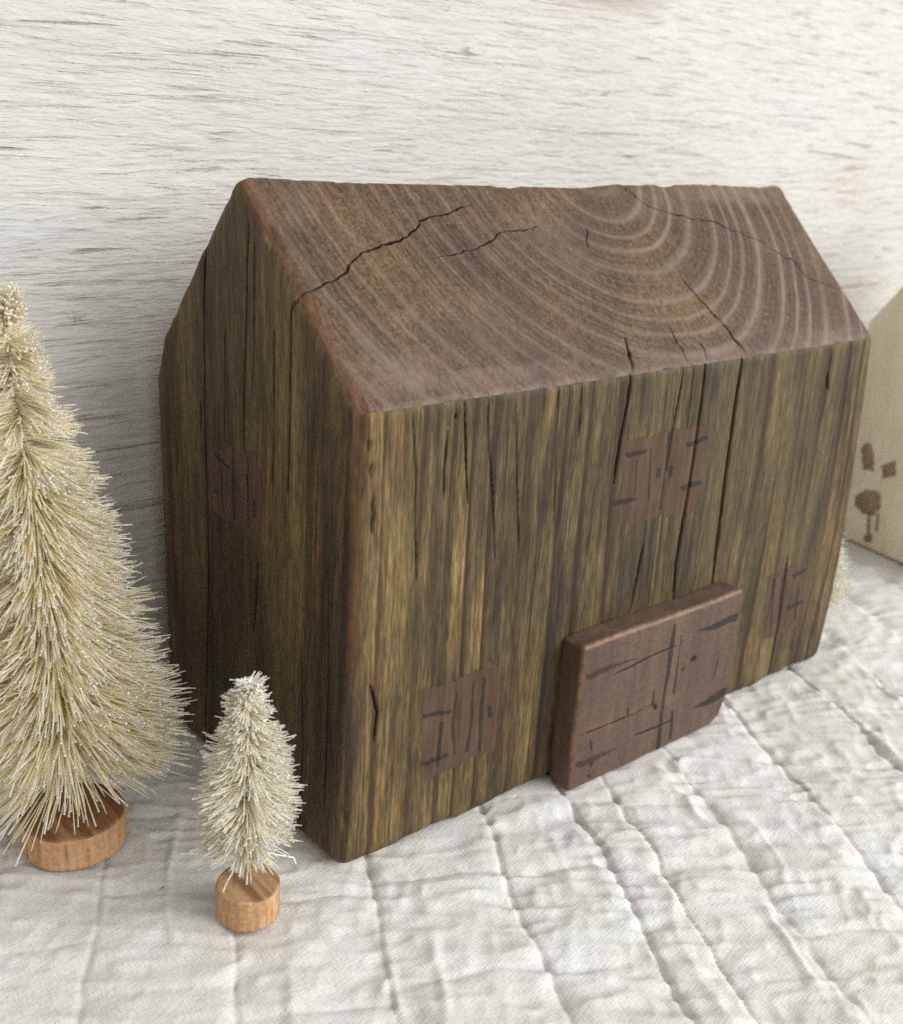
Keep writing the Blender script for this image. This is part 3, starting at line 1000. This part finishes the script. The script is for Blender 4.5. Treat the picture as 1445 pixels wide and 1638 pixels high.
painted_window('front', [(672, 1106), (714, 1094), (754, 1074), (778, 1066), (799, 1066), (798, 1120), (795, 1165), (790, 1202), (760, 1212), (735, 1221), (711, 1234), (674, 1252), (676, 1180)],
               [([(678, 1146), (700, 1142), (722, 1138)], [7, 7, 5]), ([(676, 1223), (695, 1216), (718, 1205)], [6, 8, 4]),
                ([(708, 1154), (703, 1195), (700, 1226)], [5, 5, 4]), ([(731, 1106), (725, 1160), (728, 1208)], [3, 6, 4]),
                ([(758, 1090), (754, 1150), (747, 1202)], [3, 5, 7]), ([(776, 1084), (770, 1138), (768, 1200)], [4, 6, 4]), ([(784, 1130), (784, 1147)], [6, 6])],
               'small shuttered window painted low on the front wall beside the near corner', 3)
painted_window('front', [(1000, 704), (1060, 690), (1135, 677), (1130, 741), (1116, 818), (1070, 826), (1038, 830), (1015, 838), (988, 840), (992, 790), (996, 750)],
               [([(1002, 728), (1017, 725), (1033, 720)], [8, 8, 6]), ([(982, 805), (998, 802), (1018, 796)], [8, 9, 5]), ([(1098, 712), (1112, 708), (1130, 698)], [8, 8, 5]),
                ([(1090, 781), (1104, 776), (1120, 770)], [8, 9, 6]), ([(1073, 690), (1066, 750), (1057, 815)], [4, 3, 4]), ([(1055, 750), (1053, 763)], [7, 7]), ([(1076, 745), (1073, 762)], [6, 6]),
                ([(1042, 715), (1038, 800)], [2, 3]), ([(1018, 735), (1014, 795)], [2, 3])],
               'large shuttered window painted high on the front wall above the door', 13)
painted_window('front', [(1226, 921), (1255, 909), (1291, 897), (1288, 950), (1283, 1000), (1250, 1012), (1218, 1020), (1222, 970)],
               [([(1268, 921), (1280, 916), (1292, 908)], [6, 6, 4]), ([(1259, 972), (1272, 966), (1284, 961)], [7, 6, 5]), ([(1237, 925), (1229, 1005)], [3, 3]), ([(1250, 920), (1242, 1000)], [2, 3]),
                ([(1277, 928), (1270, 990)], [2, 3])],
               'small shuttered window painted near the far end of the front wall', 23)
painted_window('gable', [(341, 713), (375, 716), (408, 724), (416, 760), (419, 787), (414, 871), (393, 858), (387, 845), (360, 828), (337, 816), (338, 760)],
               [([(374, 716), (374, 780), (376, 832)], [3, 5, 3]), ([(354, 735), (356, 780), (358, 822)], [3, 4, 3]), ([(344, 724), (356, 738), (370, 750)], [5, 6, 4]), ([(344, 785), (356, 792)], [5, 4]),
                ([(395, 728), (396, 845)], [3, 3]), ([(407, 800), (408, 828)], [4, 3])],
               'dark shuttered window painted on the gable end wall', 33)

# ---- door board glued to the front wall
DX0, DX1, DZ1, DY0, DY1 = 0.0795, 0.1590, 0.0508, -0.0092, 0.0006
DR = 0.0017
DCR = []
for pl, w_, d_ in (([(982, 1080), (1009, 1069), (1044, 1049), (1082, 1033)], 0.36, 1.1), ([(1017, 1176), (1044, 1166), (1077, 1152)], 0.36, 1.0),
                   ([(1106, 1058), (1114, 1050)], 0.9, 1.2), ([(1093, 1072), (1095, 1068)], 0.6, 1.0), ([(1046, 1126), (1050, 1134)], 0.7, 0.7),
                   ([(1150, 1044), (1148, 1062), (1140, 1092)], 0.25, 0.5), ([(944, 1224), (948, 1222)], 0.6, 0.7), ([(940, 1240), (943, 1244)], 0.4, 0.6), ([(925, 1178), (967, 1161), (1009, 1145), (1047, 1124)], 0.22, 0.3)):
    DCR.append((np.array([on_plane(x_, y_, (0, 1, 0), DY0) for x_, y_ in pl]), w_ * 0.9e-3, d_ * 0.45e-3))
DSC = np.array([on_plane(x_, y_, (0, 1, 0), DY0) for x_, y_ in ((927, 1174), (967, 1158), (1009, 1141), (1047, 1120), (1084, 1113))])


def door_surface(P):
    lo = np.array([DX0 + DR, DY0 + DR, 0 + DR])
    hi = np.array([DX1 - DR, DY1 - DR, DZ1 - DR])
    # bottom corner by the far end is worn round
    Q = np.clip(P, lo, hi)
    dv = P - Q
    n = dv / np.maximum(np.linalg.norm(dv, axis=1)[:, None], 1e-9)
    C = Q + DR * n
    x, y, z = C.T
    jit = vn(x * 500, y * 500, z * 500, 3)
    dep, dark = crack_field(P, DCR, jit, 1.6)
    disp = 0.00018 * vn(x * 120, y * 120, z * 60, 5) + 0.00007 * jit + 0.00008 * vn(x * 700, y * 700, z * 90, 7) - dep
    bev = 1 - sstep(0.86, 0.99, np.abs(n).max(1))
    wear = np.clip(bev * (0.65 + 0.7 * jit), 0, 1)
    sc = np.min([np.linalg.norm(P - (a + np.clip(((P - a) @ (b - a)) / ((b - a) @ (b - a)), 0, 1)[:, None] * (b - a)), axis=1) for a, b in zip(DSC[:-1], DSC[1:])], axis=0)
    wear = np.maximum(wear, np.exp(-(sc / 0.0016) ** 2) * np.clip(0.45 + 0.5 * vn(x * 150, z * 150, 0, 9), 0, 1) * 0.6)
    C2 = C + n * disp[:, None]
    cut = sstep(DX1 - 0.010, DX1, C2[:, 0]) * sstep(0.012, 0.0, C2[:, 2])
    C2[:, 0] -= 0.0030 * cut
    C2[:, 2] += 0.0022 * cut
    C2[:, 0] += 0.0005 * vn(z * 60, y * 30, 0, 11)
    C2[:, 2] += 0.0004 * vn(x * 50, y * 30, 0, 12) * sstep(0.01, 0.03, z)
    return C2, n, {'wear': wear, 'crack': dark}


def build_door():
    gx, gz = edge_ticks(DX0, DX1, 160, DR * 1.3, 6), edge_ticks(0, DZ1, 110, DR * 1.3, 6)
    gyv = edge_ticks(DY0, DY1, 16, DR * 1.3, 6)
    vs, qs, at, off = [], [], {'wear': [], 'crack': []}, 0
    for kind in range(6):
        if kind < 2:
            a, b = np.meshgrid(gx, gz, indexing='ij')
            P = np.stack([a, 0 * a + (DY0, DY1)[kind], b], -1)
        elif kind < 4:
            a, b = np.meshgrid(gyv, gz, indexing='ij')
            P = np.stack([0 * a + (DX0, DX1)[kind - 2], a, b], -1)
        else:
            a, b = np.meshgrid(gx, gyv, indexing='ij')
            P = np.stack([a, b, 0 * a + (0, DZ1)[kind - 4]], -1)
        V, N, A = door_surface(P.reshape(-1, 3))
        nu, nv = a.shape
        m = V.reshape(nu, nv, 3)
        c = np.cross(m[nu // 2 + 1, nv // 2] - m[nu // 2, nv // 2], m[nu // 2, nv // 2 + 1] - m[nu // 2, nv // 2])
        fl = c @ N.reshape(nu, nv, 3)[nu // 2, nv // 2] < 0
        if kind == 0:
            GRIDS['door'] = (P, m, N.reshape(nu, nv, 3))
        vs.append(V)
        qs.append(grid_quads(nu, nv, off, fl))
        for k in at:
            at[k].append(A[k])
        off += len(V)
    d = mesh_object('door', np.concatenate(vs) - HO, np.concatenate(qs), M_DOOR, HOUSE, {k: np.concatenate(x_) for k, x_ in at.items()})
    d['label'] = 'thick reddish brown double door board with dark hinge strokes'
    st = [([(1079, 998), (1075, 1030), (1068, 1080), (1063, 1115), (1057, 1160), (1051, 1200)], [4, 8, 6, 5, 6, 7]), ([(1090, 1017), (1084, 1069), (1079, 1110)], [2, 3, 5]),
          ([(1077, 1137), (1072, 1183)], [4, 4]), ([(1117, 1009), (1140, 1003), (1165, 993), (1183, 986)], [3, 9, 11, 11]), ([(1112, 1132), (1135, 1122), (1152, 1111), (1163, 1105)], [3, 10, 12, 13]),
          ([(938, 1085), (965, 1072), (1014, 1054)], [10, 9, 2]), ([(924, 1225), (950, 1214), (987, 1196)], [10, 9, 2]), ([(1047, 1102), (1044, 1128)], [2, 4]), ([(946, 1184), (947, 1200)], [4, 4]), ([(1006, 1132), (1005, 1144)], [4, 3])]
    for k, (pts, wd) in enumerate(st):
        sp, sw = smooth_poly(pts, wd)
        poly = np.array([on_plane(x_, y_, (0, 1, 0), DY0) for x_, y_ in stroke_poly(sp, sw)])
        paint_patch('brush_stroke', 'door', poly, d, M_INK if k not in (5, 6) else M_FAINT, 0.00010, 0.00022, HO, 3, 70 + k)


M_FAINT = mat_paint('faded_brush_paint', (0.045, 0.034, 0.032), (0.06, 0.045, 0.04), 0.55)
build_door()

# ------------------------------------------------------------------ cream house block at the far end
def build_cream():
    t = NT('cream_chalk_paint')
    s1 = t.noise((60, 60, 14), 4, 0.55)
    s2 = t.noise((500, 500, 60), 4, 0.6)
    col = t.ramp(s1, [(0.35, (0.74, 0.65, 0.48)), (0.6, (0.81, 0.725, 0.56)), (0.75, (0.83, 0.76, 0.61))])
    col = t.mix(0.5, col, t.ramp(s2, [(0.3, (0.78, 0.74, 0.68)), (0.6, (1, 1, 1))]), 'MULTIPLY')
    col = t.mix(t.attr('wear'), col, (0.30, 0.19, 0.10))
    mc = t.done(col, 0.6, t.bump(s2, 0.4, 0.0003), 0.35)
    t2 = NT('white_roof_paint')
    r1 = t2.noise((80, 80, 80), 4, 0.6)
    mr = t2.done(t2.ramp(r1, [(0.35, (0.62, 0.60, 0.56)), (0.65, (0.78, 0.77, 0.74))]), 0.6, t2.bump(r1, 0.3, 0.0004), 0.35)
    mb = mat_paint('brown_window_paint', (0.27, 0.165, 0.10), (0.36, 0.24, 0.155), 0.72)
    a, b = on_ground(1350, 862), on_ground(1445, 905)
    ang = math.atan2(a[1] - b[1], a[0] - b[0]) - math.pi / 2          # face runs along local +y
    dep, he, L = 0.092, 0.113, 0.085
    fdir = (a - b) / np.linalg.norm(a - b)
    org = a + fdir * 0.010                                            # hidden back corner of the gable face
    base = org - fdir * dep / 2
    xd = np.array([fdir[1], -fdir[0], 0])
    H = empty('wooden_house', tuple(base + xd * L / 2), 'cream painted block house with pale roof and brown window daubs, mostly behind the dark house', 'toy house', None, ang)
    hr = he + 0.058
    poly = np.array([[-dep / 2, 0], [dep / 2, 0], [dep / 2, he], [0, hr], [-dep / 2, he]])
    ins = inset(poly, 0.002)

    def surf(P):
        q2 = nearest_in_poly(P[:, 1:], ins)
        Q = np.concatenate([np.clip(P[:, :1], -L / 2 + 0.002, L / 2 - 0.002), q2], 1)
        n = (P - Q) / np.maximum(np.linalg.norm(P - Q, axis=1)[:, None], 1e-9)
        C = Q + 0.002 * n
        bev = 1 - sstep(0.8, 0.97, np.abs(n).max(1))
        top = sstep(0.35, 0.6, n[:, 2])
        return C + n * (0.0003 * vn(C[:, 0] * 60, C[:, 1] * 60, C[:, 2] * 14, 3))[:, None], n, {'wear': np.clip(bev * (0.5 + 0.6 * vn(C[:, 0] * 200, C[:, 1] * 200, C[:, 2] * 200, 8)), 0, 1) * (1 - top)}

    def part(name, P3, mat):
        V, N, A = surf(P3.reshape(-1, 3))
        nu, nv = P3.shape[:2]
        m = V.reshape(nu, nv, 3)
        c = np.cross(m[nu // 2 + 1, nv // 2] - m[nu // 2, nv // 2], m[nu // 2, nv // 2 + 1] - m[nu // 2, nv // 2])
        fl = c @ N.reshape(nu, nv, 3)[nu // 2, nv // 2] < 0
        return mesh_object(name, V, grid_quads(nu, nv, 0, fl), mat, H, A)
    ys = np.unique(np.round(np.concatenate([edge_ticks(-dep / 2, dep / 2, 60, 0.0026, 5), [0]]), 6))
    tz = edge_ticks(0, 1, 80, 0.02, 5)
    Yc, Tc = np.meshgrid(ys, tz, indexing='ij')
    zt = np.interp(Yc, poly[[4, 3, 2], 0], poly[[4, 3, 2], 1])
    for s in (-1, 1):
        part('wall', np.stack([0 * Yc + s * L / 2, Yc, Tc * zt], -1), mc)
    xs = edge_ticks(-L / 2, L / 2, 40, 0.0026, 5)
    Xc, Tc2 = np.meshgrid(xs, tz, indexing='ij')
    for s in (-1, 1):
        part('wall', np.stack([Xc, 0 * Xc + s * dep / 2, Tc2 * he], -1), mc)
    ch = np.concatenate([[poly[4] + (poly[3] - poly[4]) * s for s in edge_ticks(0, 1, 30, 0.04, 5)], [poly[3] + (poly[2] - poly[3]) * s for s in edge_ticks(0, 1, 30, 0.04, 5)[1:]]])
    P3 = np.zeros((len(xs), len(ch), 3))
    P3[..., 0] = xs[:, None]
    P3[..., 1:] = ch[None]
    part('roof', P3, mr)
    Xu, Yu = np.meshgrid(xs[::4], ys[::4], indexing='ij')
    part('underside', np.stack([Xu, Yu, 0 * Xu], -1), mc)
    # brown daubs on the gable face
    nrm = -xd
    face_d = float(nrm @ org)
    R3 = np.stack([xd, fdir, [0, 0, 1]])

    def loc(px, py):
        p = on_plane(px, py, nrm, face_d)
        return R3 @ (p - base - xd * L / 2)
    for k, (poly_px, lab) in enumerate((([(1379, 716), (1392, 708), (1399, 725), (1398, 752), (1382, 750)], 0), ([(1412, 745), (1432, 738), (1434, 760), (1414, 764)], 0),
                                        ([(1370, 792), (1388, 783), (1410, 790), (1409, 812), (1398, 824), (1380, 820), (1369, 806)], 0), ([(1389, 822), (1394, 822), (1392, 858), (1388, 858)], 1), ([(1404, 822), (1408, 822), (1405, 850), (1402, 850)], 1),
                                        ([(1384, 856), (1397, 855), (1395, 867), (1383, 866)], 0))):
        pp = np.array([loc(*c) for c in poly_px])
        cen = pp.mean(0)
        ring = []
        m = 40
        cl = np.concatenate([pp, pp[:1]])
        tt = np.linspace(0, len(pp), m, endpoint=False)
        for s in tt:
            i = int(s)
            ring.append(cl[i] + (cl[i + 1] - cl[i]) * (s - i))
        ring = np.array(ring)
        ring = cen + (ring - cen) * (1 + 0.12 * vn(np.arange(m) * 0.9, k * 3.1, 0, 3))[:, None]
        V = np.concatenate([[cen], ring])
        V[:, 0] = -L / 2 - 0.00055
        V2 = V.copy()
        V2[:, 0] = -L / 2 + 0.0006
        n0 = m + 1
        i = np.arange(m)
        tri = np.stack([0 * i, 1 + i, 1 + (i + 1) % m], 1)
        rim1 = np.stack([1 + i, n0 + 1 + i, 1 + (i + 1) % m], 1)
        rim2 = np.stack([1 + (i + 1) % m, n0 + 1 + i, n0 + 1 + (i + 1) % m], 1)
        mesh_object('painted_window' if lab == 0 else 'paint_drip', np.concatenate([V, V2]), np.concatenate([tri, rim1, rim2]), mb, H, smooth=False)


build_cream()

# ------------------------------------------------------------------ bottle brush trees
M_WIRE = mat_simple('twisted_steel_wire', (0.16, 0.14, 0.12), 0.45, 0.7)
M_FROST = mat_bristle('frosted_tips', (0.985, 0.985, 0.98), (0.97, 0.97, 0.955), 0.3)
M_BR_BIG = mat_bristle('straw_bristle', (0.992, 0.932, 0.735), (0.993, 0.955, 0.82), 0.5)
M_BR_SMALL = mat_bristle('ivory_bristle', (0.992, 0.962, 0.845), (0.992, 0.972, 0.885), 0.5)
M_LOG_SMALL = mat_log('pale_log_slice', (0.37, 0.200, 0.095), (0.52, 0.320, 0.165), (0.20, 0.100, 0.045), (0.42, 0.255, 0.135), 0.9, 300)
M_LOG_BIG = mat_log('pine_disc', (0.43, 0.235, 0.115), (0.52, 0.315, 0.165), (0.20, 0.088, 0.040), (0.37, 0.195, 0.095), 0.55, 330)


def tubes(paths, radii, sides=3):
    """paths (n, k, 3), radii (n, k) -> verts and quads of open tubes"""
    n, k, _ = paths.shape
    d = np.gradient(paths, axis=1)
    d /= np.linalg.norm(d, axis=2)[..., None] + 1e-12
    ref = np.where(np.abs(d[..., 2:3]) > 0.9, np.array([1.0, 0, 0]), np.array([0, 0, 1.0]))
    u = np.cross(d, ref)
    u /= np.linalg.norm(u, axis=2)[..., None] + 1e-12
    w = np.cross(d, u)
    ang = np.arange(sides) * 2 * np.pi / sides
    V = paths[:, :, None] + radii[:, :, None, None] * (u[:, :, None] * np.cos(ang)[:, None] + w[:, :, None] * np.sin(ang)[:, None])
    base = (np.arange(n)[:, None, None] * k + np.arange(k - 1)[None, :, None]) * sides
    s = np.arange(sides)[None, None]
    s2 = (s + 1) % sides
    q = np.stack(np.broadcast_arrays(base + s, base + sides + s, base + sides + s2, base + s2), -1)
    seg = np.broadcast_to(np.arange(k - 1)[None, :, None], q.shape[:3])
    return V.reshape(-1, 3), q.reshape(-1, 4), seg.ravel()


def log_slice(parent, r, h, mat, seed, top_tilt=0.0):
    na, nr, nh = 96, 20, 14
    ang = np.linspace(0, 2 * np.pi, na + 1)
    prof = [(r * s, h) for s in np.linspace(0, 0.93, nr)]
    prof += [(r * (0.93 + 0.07 * math.sin(t)), h - r * 0.07 * (1 - math.cos(t))) for t in np.linspace(0.3, math.pi / 2, 5)]
    prof += [(r, z) for z in np.linspace(h - r * 0.07, r * 0.06, nh)[1:]]
    prof += [(r * (0.94 + 0.06 * math.cos(t)), r * 0.06 * (1 - math.sin(t))) for t in np.linspace(0.2, math.pi / 2, 4)]
    prof += [(r * 0.5, 0), (0, 0)]
    prof = np.array(prof)
    Ra, A = np.meshgrid(prof[:, 0], ang, indexing='ij')
    Z = np.repeat(prof[:, 1][:, None], na + 1, 1)
    c, s = np.cos(A), np.sin(A)
    top = (np.arange(len(prof)) < nr + 3)[:, None] * np.ones_like(A)
    side = 1 - top
    crack = np.clip(1 - np.abs(vn(c * 9 + 3, s * 9 + 3, Z * 25, seed)) * 11, 0, 1) * side * sstep(0.1, 0.5, vn(c * 4, s * 4, Z * 60, seed + 9)) * 0.8
    Rr = Ra * (1 + 0.030 * vn(c * 1.6 + 5, s * 1.6 + 5, 0, seed) + side * 0.010 * vn(c * 14, s * 14, Z * 60, seed + 3) - 0.02 * crack)
    Zz = Z + top * (0.00016 * vn(Rr * c * 500, Rr * s * 60, 0, seed + 5)) + top_tilt * Rr * c * (Z > h * 0.5)
    V = np.stack([Rr * c, Rr * s, Zz], -1)
    q = grid_quads(len(prof), na + 1, 0, False)
    return mesh_object('log_base', V.reshape(-1, 3), q, mat, parent, {'topface': top.ravel(), 'crack': crack.ravel()})


def brush_tree(name, base, rb, hb, H, lean, prof, n, rad, mat, label, group, seed, mat_log_, pitch, wire_gap, twist, frost=0.5, strays=()):
    """prof: (fraction from foot to tip, brush radius) pairs; lean: horizontal offset of the tip"""
    R = np.random.RandomState(seed)
    T = empty(name, tuple(base), label, 'tree ornament', group)
    log_slice(T, rb, hb, mat_log_, seed)
    zf = hb + wire_gap
    lean = np.array([lean[0], lean[1], 0.0])
    axis = lambda f: np.stack([lean[0] * f, lean[1] * f, zf + (H - zf) * f], -1)
    # two-strand twisted wire
    m = 240
    zz = np.linspace(-0.4 * hb, H - zf - 0.0005, m)
    fr = zz / (H - zf)
    cen = np.stack([lean[0] * fr, lean[1] * fr, zf + zz], -1)
    P = []
    for ph in (0, np.pi):
        a = zz * 2 * np.pi / 0.0024 + ph
        P.append(cen + 0.00030 * np.stack([np.cos(a), np.sin(a), 0 * a], -1))
    V, q, _ = tubes(np.array(P), np.full((2, m), 0.00030), 6)
    mesh_object('wire_stem', V, q, M_WIRE, T)
    # bristles: two opposite rows twisted round the wire, spread by the winding
    wmax = max(p[1] for p in prof)
    per = 22
    nt = n // per
    tf = (np.arange(nt) + R.rand(nt)) / nt
    tw = np.interp(tf, [p[0] for p in prof], [p[1] for p in prof])
    tth = tf * twist * 2 * np.pi + np.where(R.rand(nt) < 0.5, 0, np.pi) + R.normal(0, 0.75, nt)
    tpit = np.interp(tf, [p[0] for p in pitch], [p[1] for p in pitch]) + R.normal(0, 0.12, nt)
    ti = np.repeat(np.arange(nt), per)
    n = len(ti)
    keep = R.rand(n) < np.clip(0.62 + 0.38 * tw[ti] / wmax, 0, 1)
    ti = ti[keep]
    n = len(ti)
    f = np.clip(tf[ti] + R.normal(0, 0.006, n), 0, 1)
    th = tth[ti] + R.normal(0, 0.20, n)
    pit = tpit[ti] + R.normal(0, 0.10, n)
    w = np.interp(f, [p[0] for p in prof], [p[1] for p in prof])
    L = w * (0.97 + 0.05 * R.rand(n) + 0.05 * VALS[(ti * 7) & 255]) * np.where(R.rand(n) < 0.02, 1.08, 1.0)
    short = R.rand(n) < 0.16
    L = np.where(short, L * R.uniform(0.65, 0.97, n), L) / np.maximum(np.cos(pit), 0.6)
    d = np.stack([np.cos(th) * np.cos(pit), np.sin(th) * np.cos(pit), np.sin(pit)], -1)
    k = 4
    t = np.array([0.0, 0.5, 0.92, 1.0])
    bend = R.normal(0, 0.085, (n, 3)) + np.array([0, 0, -0.04])
    root = axis(f) + R.normal(0, rad * 1.5, (n, 3))
    paths = root[:, None] + L[:, None, None] * (d[:, None] * t[None, :, None] + bend[:, None] * (t ** 2)[None, :, None])
    low = paths[..., 2].min(1) > 0.0006
    paths = paths[low]
    n = len(paths)
    fz = R.rand(n) < frost
    rr = rad * R.uniform(0.8, 1.15, n)
    radii = rr[:, None] * np.array([1.0, 1.0, 1.0, 1.0])
    radii[:, 2] *= np.where(fz, 1.2, 1.0)
    radii[:, 3] *= np.where(fz, 1.85, 0.95)
    V, q, seg = tubes(paths, radii, 3)
    # closed tip
    tipb = (np.arange(n) * k + (k - 1)) * 3
    tipq = np.stack([tipb, tipb + 1, tipb + 2, tipb + 2], 1)
    mi = np.where((seg == 2) & np.repeat(fz, (k - 1) * 3), 1, 0)
    tri = np.concatenate([q[:, [0, 1, 2]], q[:, [0, 2, 3]], tipq[:, :3]])
    mi = np.concatenate([mi, mi, np.where(fz, 1, 0)])
    o = mesh_object('bristles', V, tri, [mat, M_FROST], T, mat_index=mi, smooth=False)
    o['kind'] = 'stuff'
    # frosting clot at the tip
    m = 150
    dv = R.normal(0, 1, (m, 3))
    dv /= np.linalg.norm(dv, axis=1)[:, None]
    dv[:, 2] = np.abs(dv[:, 2]) * 1.0 - 0.35
    ln = R.uniform(0.5, 1.0, m)[:, None] * prof[-1][1] * 0.95
    p0 = axis(np.full(m, 0.985)) + R.normal(0, rad, (m, 3))
    pth = p0[:, None] + (dv * ln)[:, None] * np.linspace(0, 1, 4)[None, :, None]
    V, q, _ = tubes(pth, np.full((m, 4), rad * 1.35), 3)
    o = mesh_object('frosted_tip', V, q, M_FROST, T, smooth=False)
    o['kind'] = 'stuff'
    for s in strays:
        pts = np.array(s, float)
        V, q, _ = tubes(pts[None], np.full((1, len(pts)), rad * 1.15), 5)
        mesh_object('stray_bristle', V, q, M_FROST, T)
    return T


def tree_lean(base, hb, px, py):
    """tip position on the upright plane through the base that faces the camera"""
    v = np.array([base[0] - CAM[0], base[1] - CAM[1], 0])
    v /= np.linalg.norm(v)
    return on_plane(px, py, v, float(v @ base))


sb = np.array([-0.0282, 0.0023, 0.0])
tip = tree_lean(sb, 0, 397, 1090)
brush_tree('bottle_brush_tree', sb, 0.0083, 0.0090, tip[2], (tip - sb)[:2], [(0, 0.0108), (0.08, 0.0118), (0.35, 0.0116), (0.55, 0.0098), (0.75, 0.0072), (0.9, 0.0048), (1, 0.0030)],
           3900, 0.000170, M_BR_SMALL, 'tiny ivory bottle brush tree on a log slice in front of the house corner', 'bottle brush trees', 21, M_LOG_SMALL,
           [(0, 0.02), (0.3, 0.04), (0.8, 0.06), (1, 0.35)], 0.0122, 4.0, 0.40,
           strays=([(0.002, -0.002, 0.0188), (0.0065, -0.0042, 0.0170), (0.0098, -0.0062, 0.0160), (0.0102, -0.0066, 0.0140)], [(-0.003, 0.002, 0.0186), (-0.009, 0.0064, 0.0178), (-0.0138, 0.0098, 0.0178)]))

bb = np.array([-0.0522, 0.0565, 0.0])
tip = tree_lean(bb, 0, 1, 466)
brush_tree('bottle_brush_tree', bb, 0.0142, 0.0100, tip[2], (tip - bb)[:2], [(0, 0.0245), (0.05, 0.0288), (0.11, 0.0292), (0.25, 0.0258), (0.40, 0.0228), (0.55, 0.0186), (0.70, 0.0144), (0.82, 0.0102), (0.93, 0.0062), (1, 0.0034)],
           11500, 0.000168, M_BR_BIG, 'tall straw coloured bottle brush tree on a round pine disc by the gable end', 'bottle brush trees', 22, M_LOG_BIG,
           [(0, -0.12), (0.05, 0.0), (0.16, 0.06), (0.35, 0.0), (0.6, -0.18), (0.85, 0.0), (1, 0.5)], 0.0155, 5.5, 0.45)

hb3 = on_ground(1286, 985)
brush_tree('bottle_brush_tree', np.array([hb3[0], hb3[1], 0.0]), 0.0070, 0.0085, 0.050, (0, 0), [(0, 0.0150), (0.15, 0.0170), (0.4, 0.0150), (0.7, 0.010), (1, 0.003)],
           3800, 0.00014, M_BR_SMALL, 'white bottle brush tree peeking out behind the far end of the dark house', 'bottle brush trees', 23, M_LOG_SMALL,
           [(0, -0.1), (0.5, 0.0), (1, 0.4)], 0.002, 4.0, 0.7)

# ------------------------------------------------------------------ lint on the cloth
M_LINT = mat_simple('dark_lint', (0.05, 0.035, 0.03), 0.8)
for k, (px, py, ln, an) in enumerate(((260, 1421, 0.0016, 0.6), (255, 1465, 0.0010, 0.9), (12, 1403, 0.0008, 0.2), (444, 1594, 0.0009, 1.2), (39, 1404, 0.0014, 0.5))):
    p = on_ground(px, py, -0.0011)
    pts = np.array([[-ln / 2, 0, 0], [0, ln * 0.08, 0.0002], [ln / 2, 0, 0.0001]])
    V, q, _ = tubes(pts[None], np.array([[0.00006, 0.00015, 0.00005]]), 5)
    o = mesh_object('lint_speck', V, q, M_LINT)
    o.location = p.tolist()
    o.rotation_euler = (0, 0, an)
    tag(o, 'tiny dark fleck of lint on the white quilt near the trees', 'lint', 'lint flecks on the quilt')
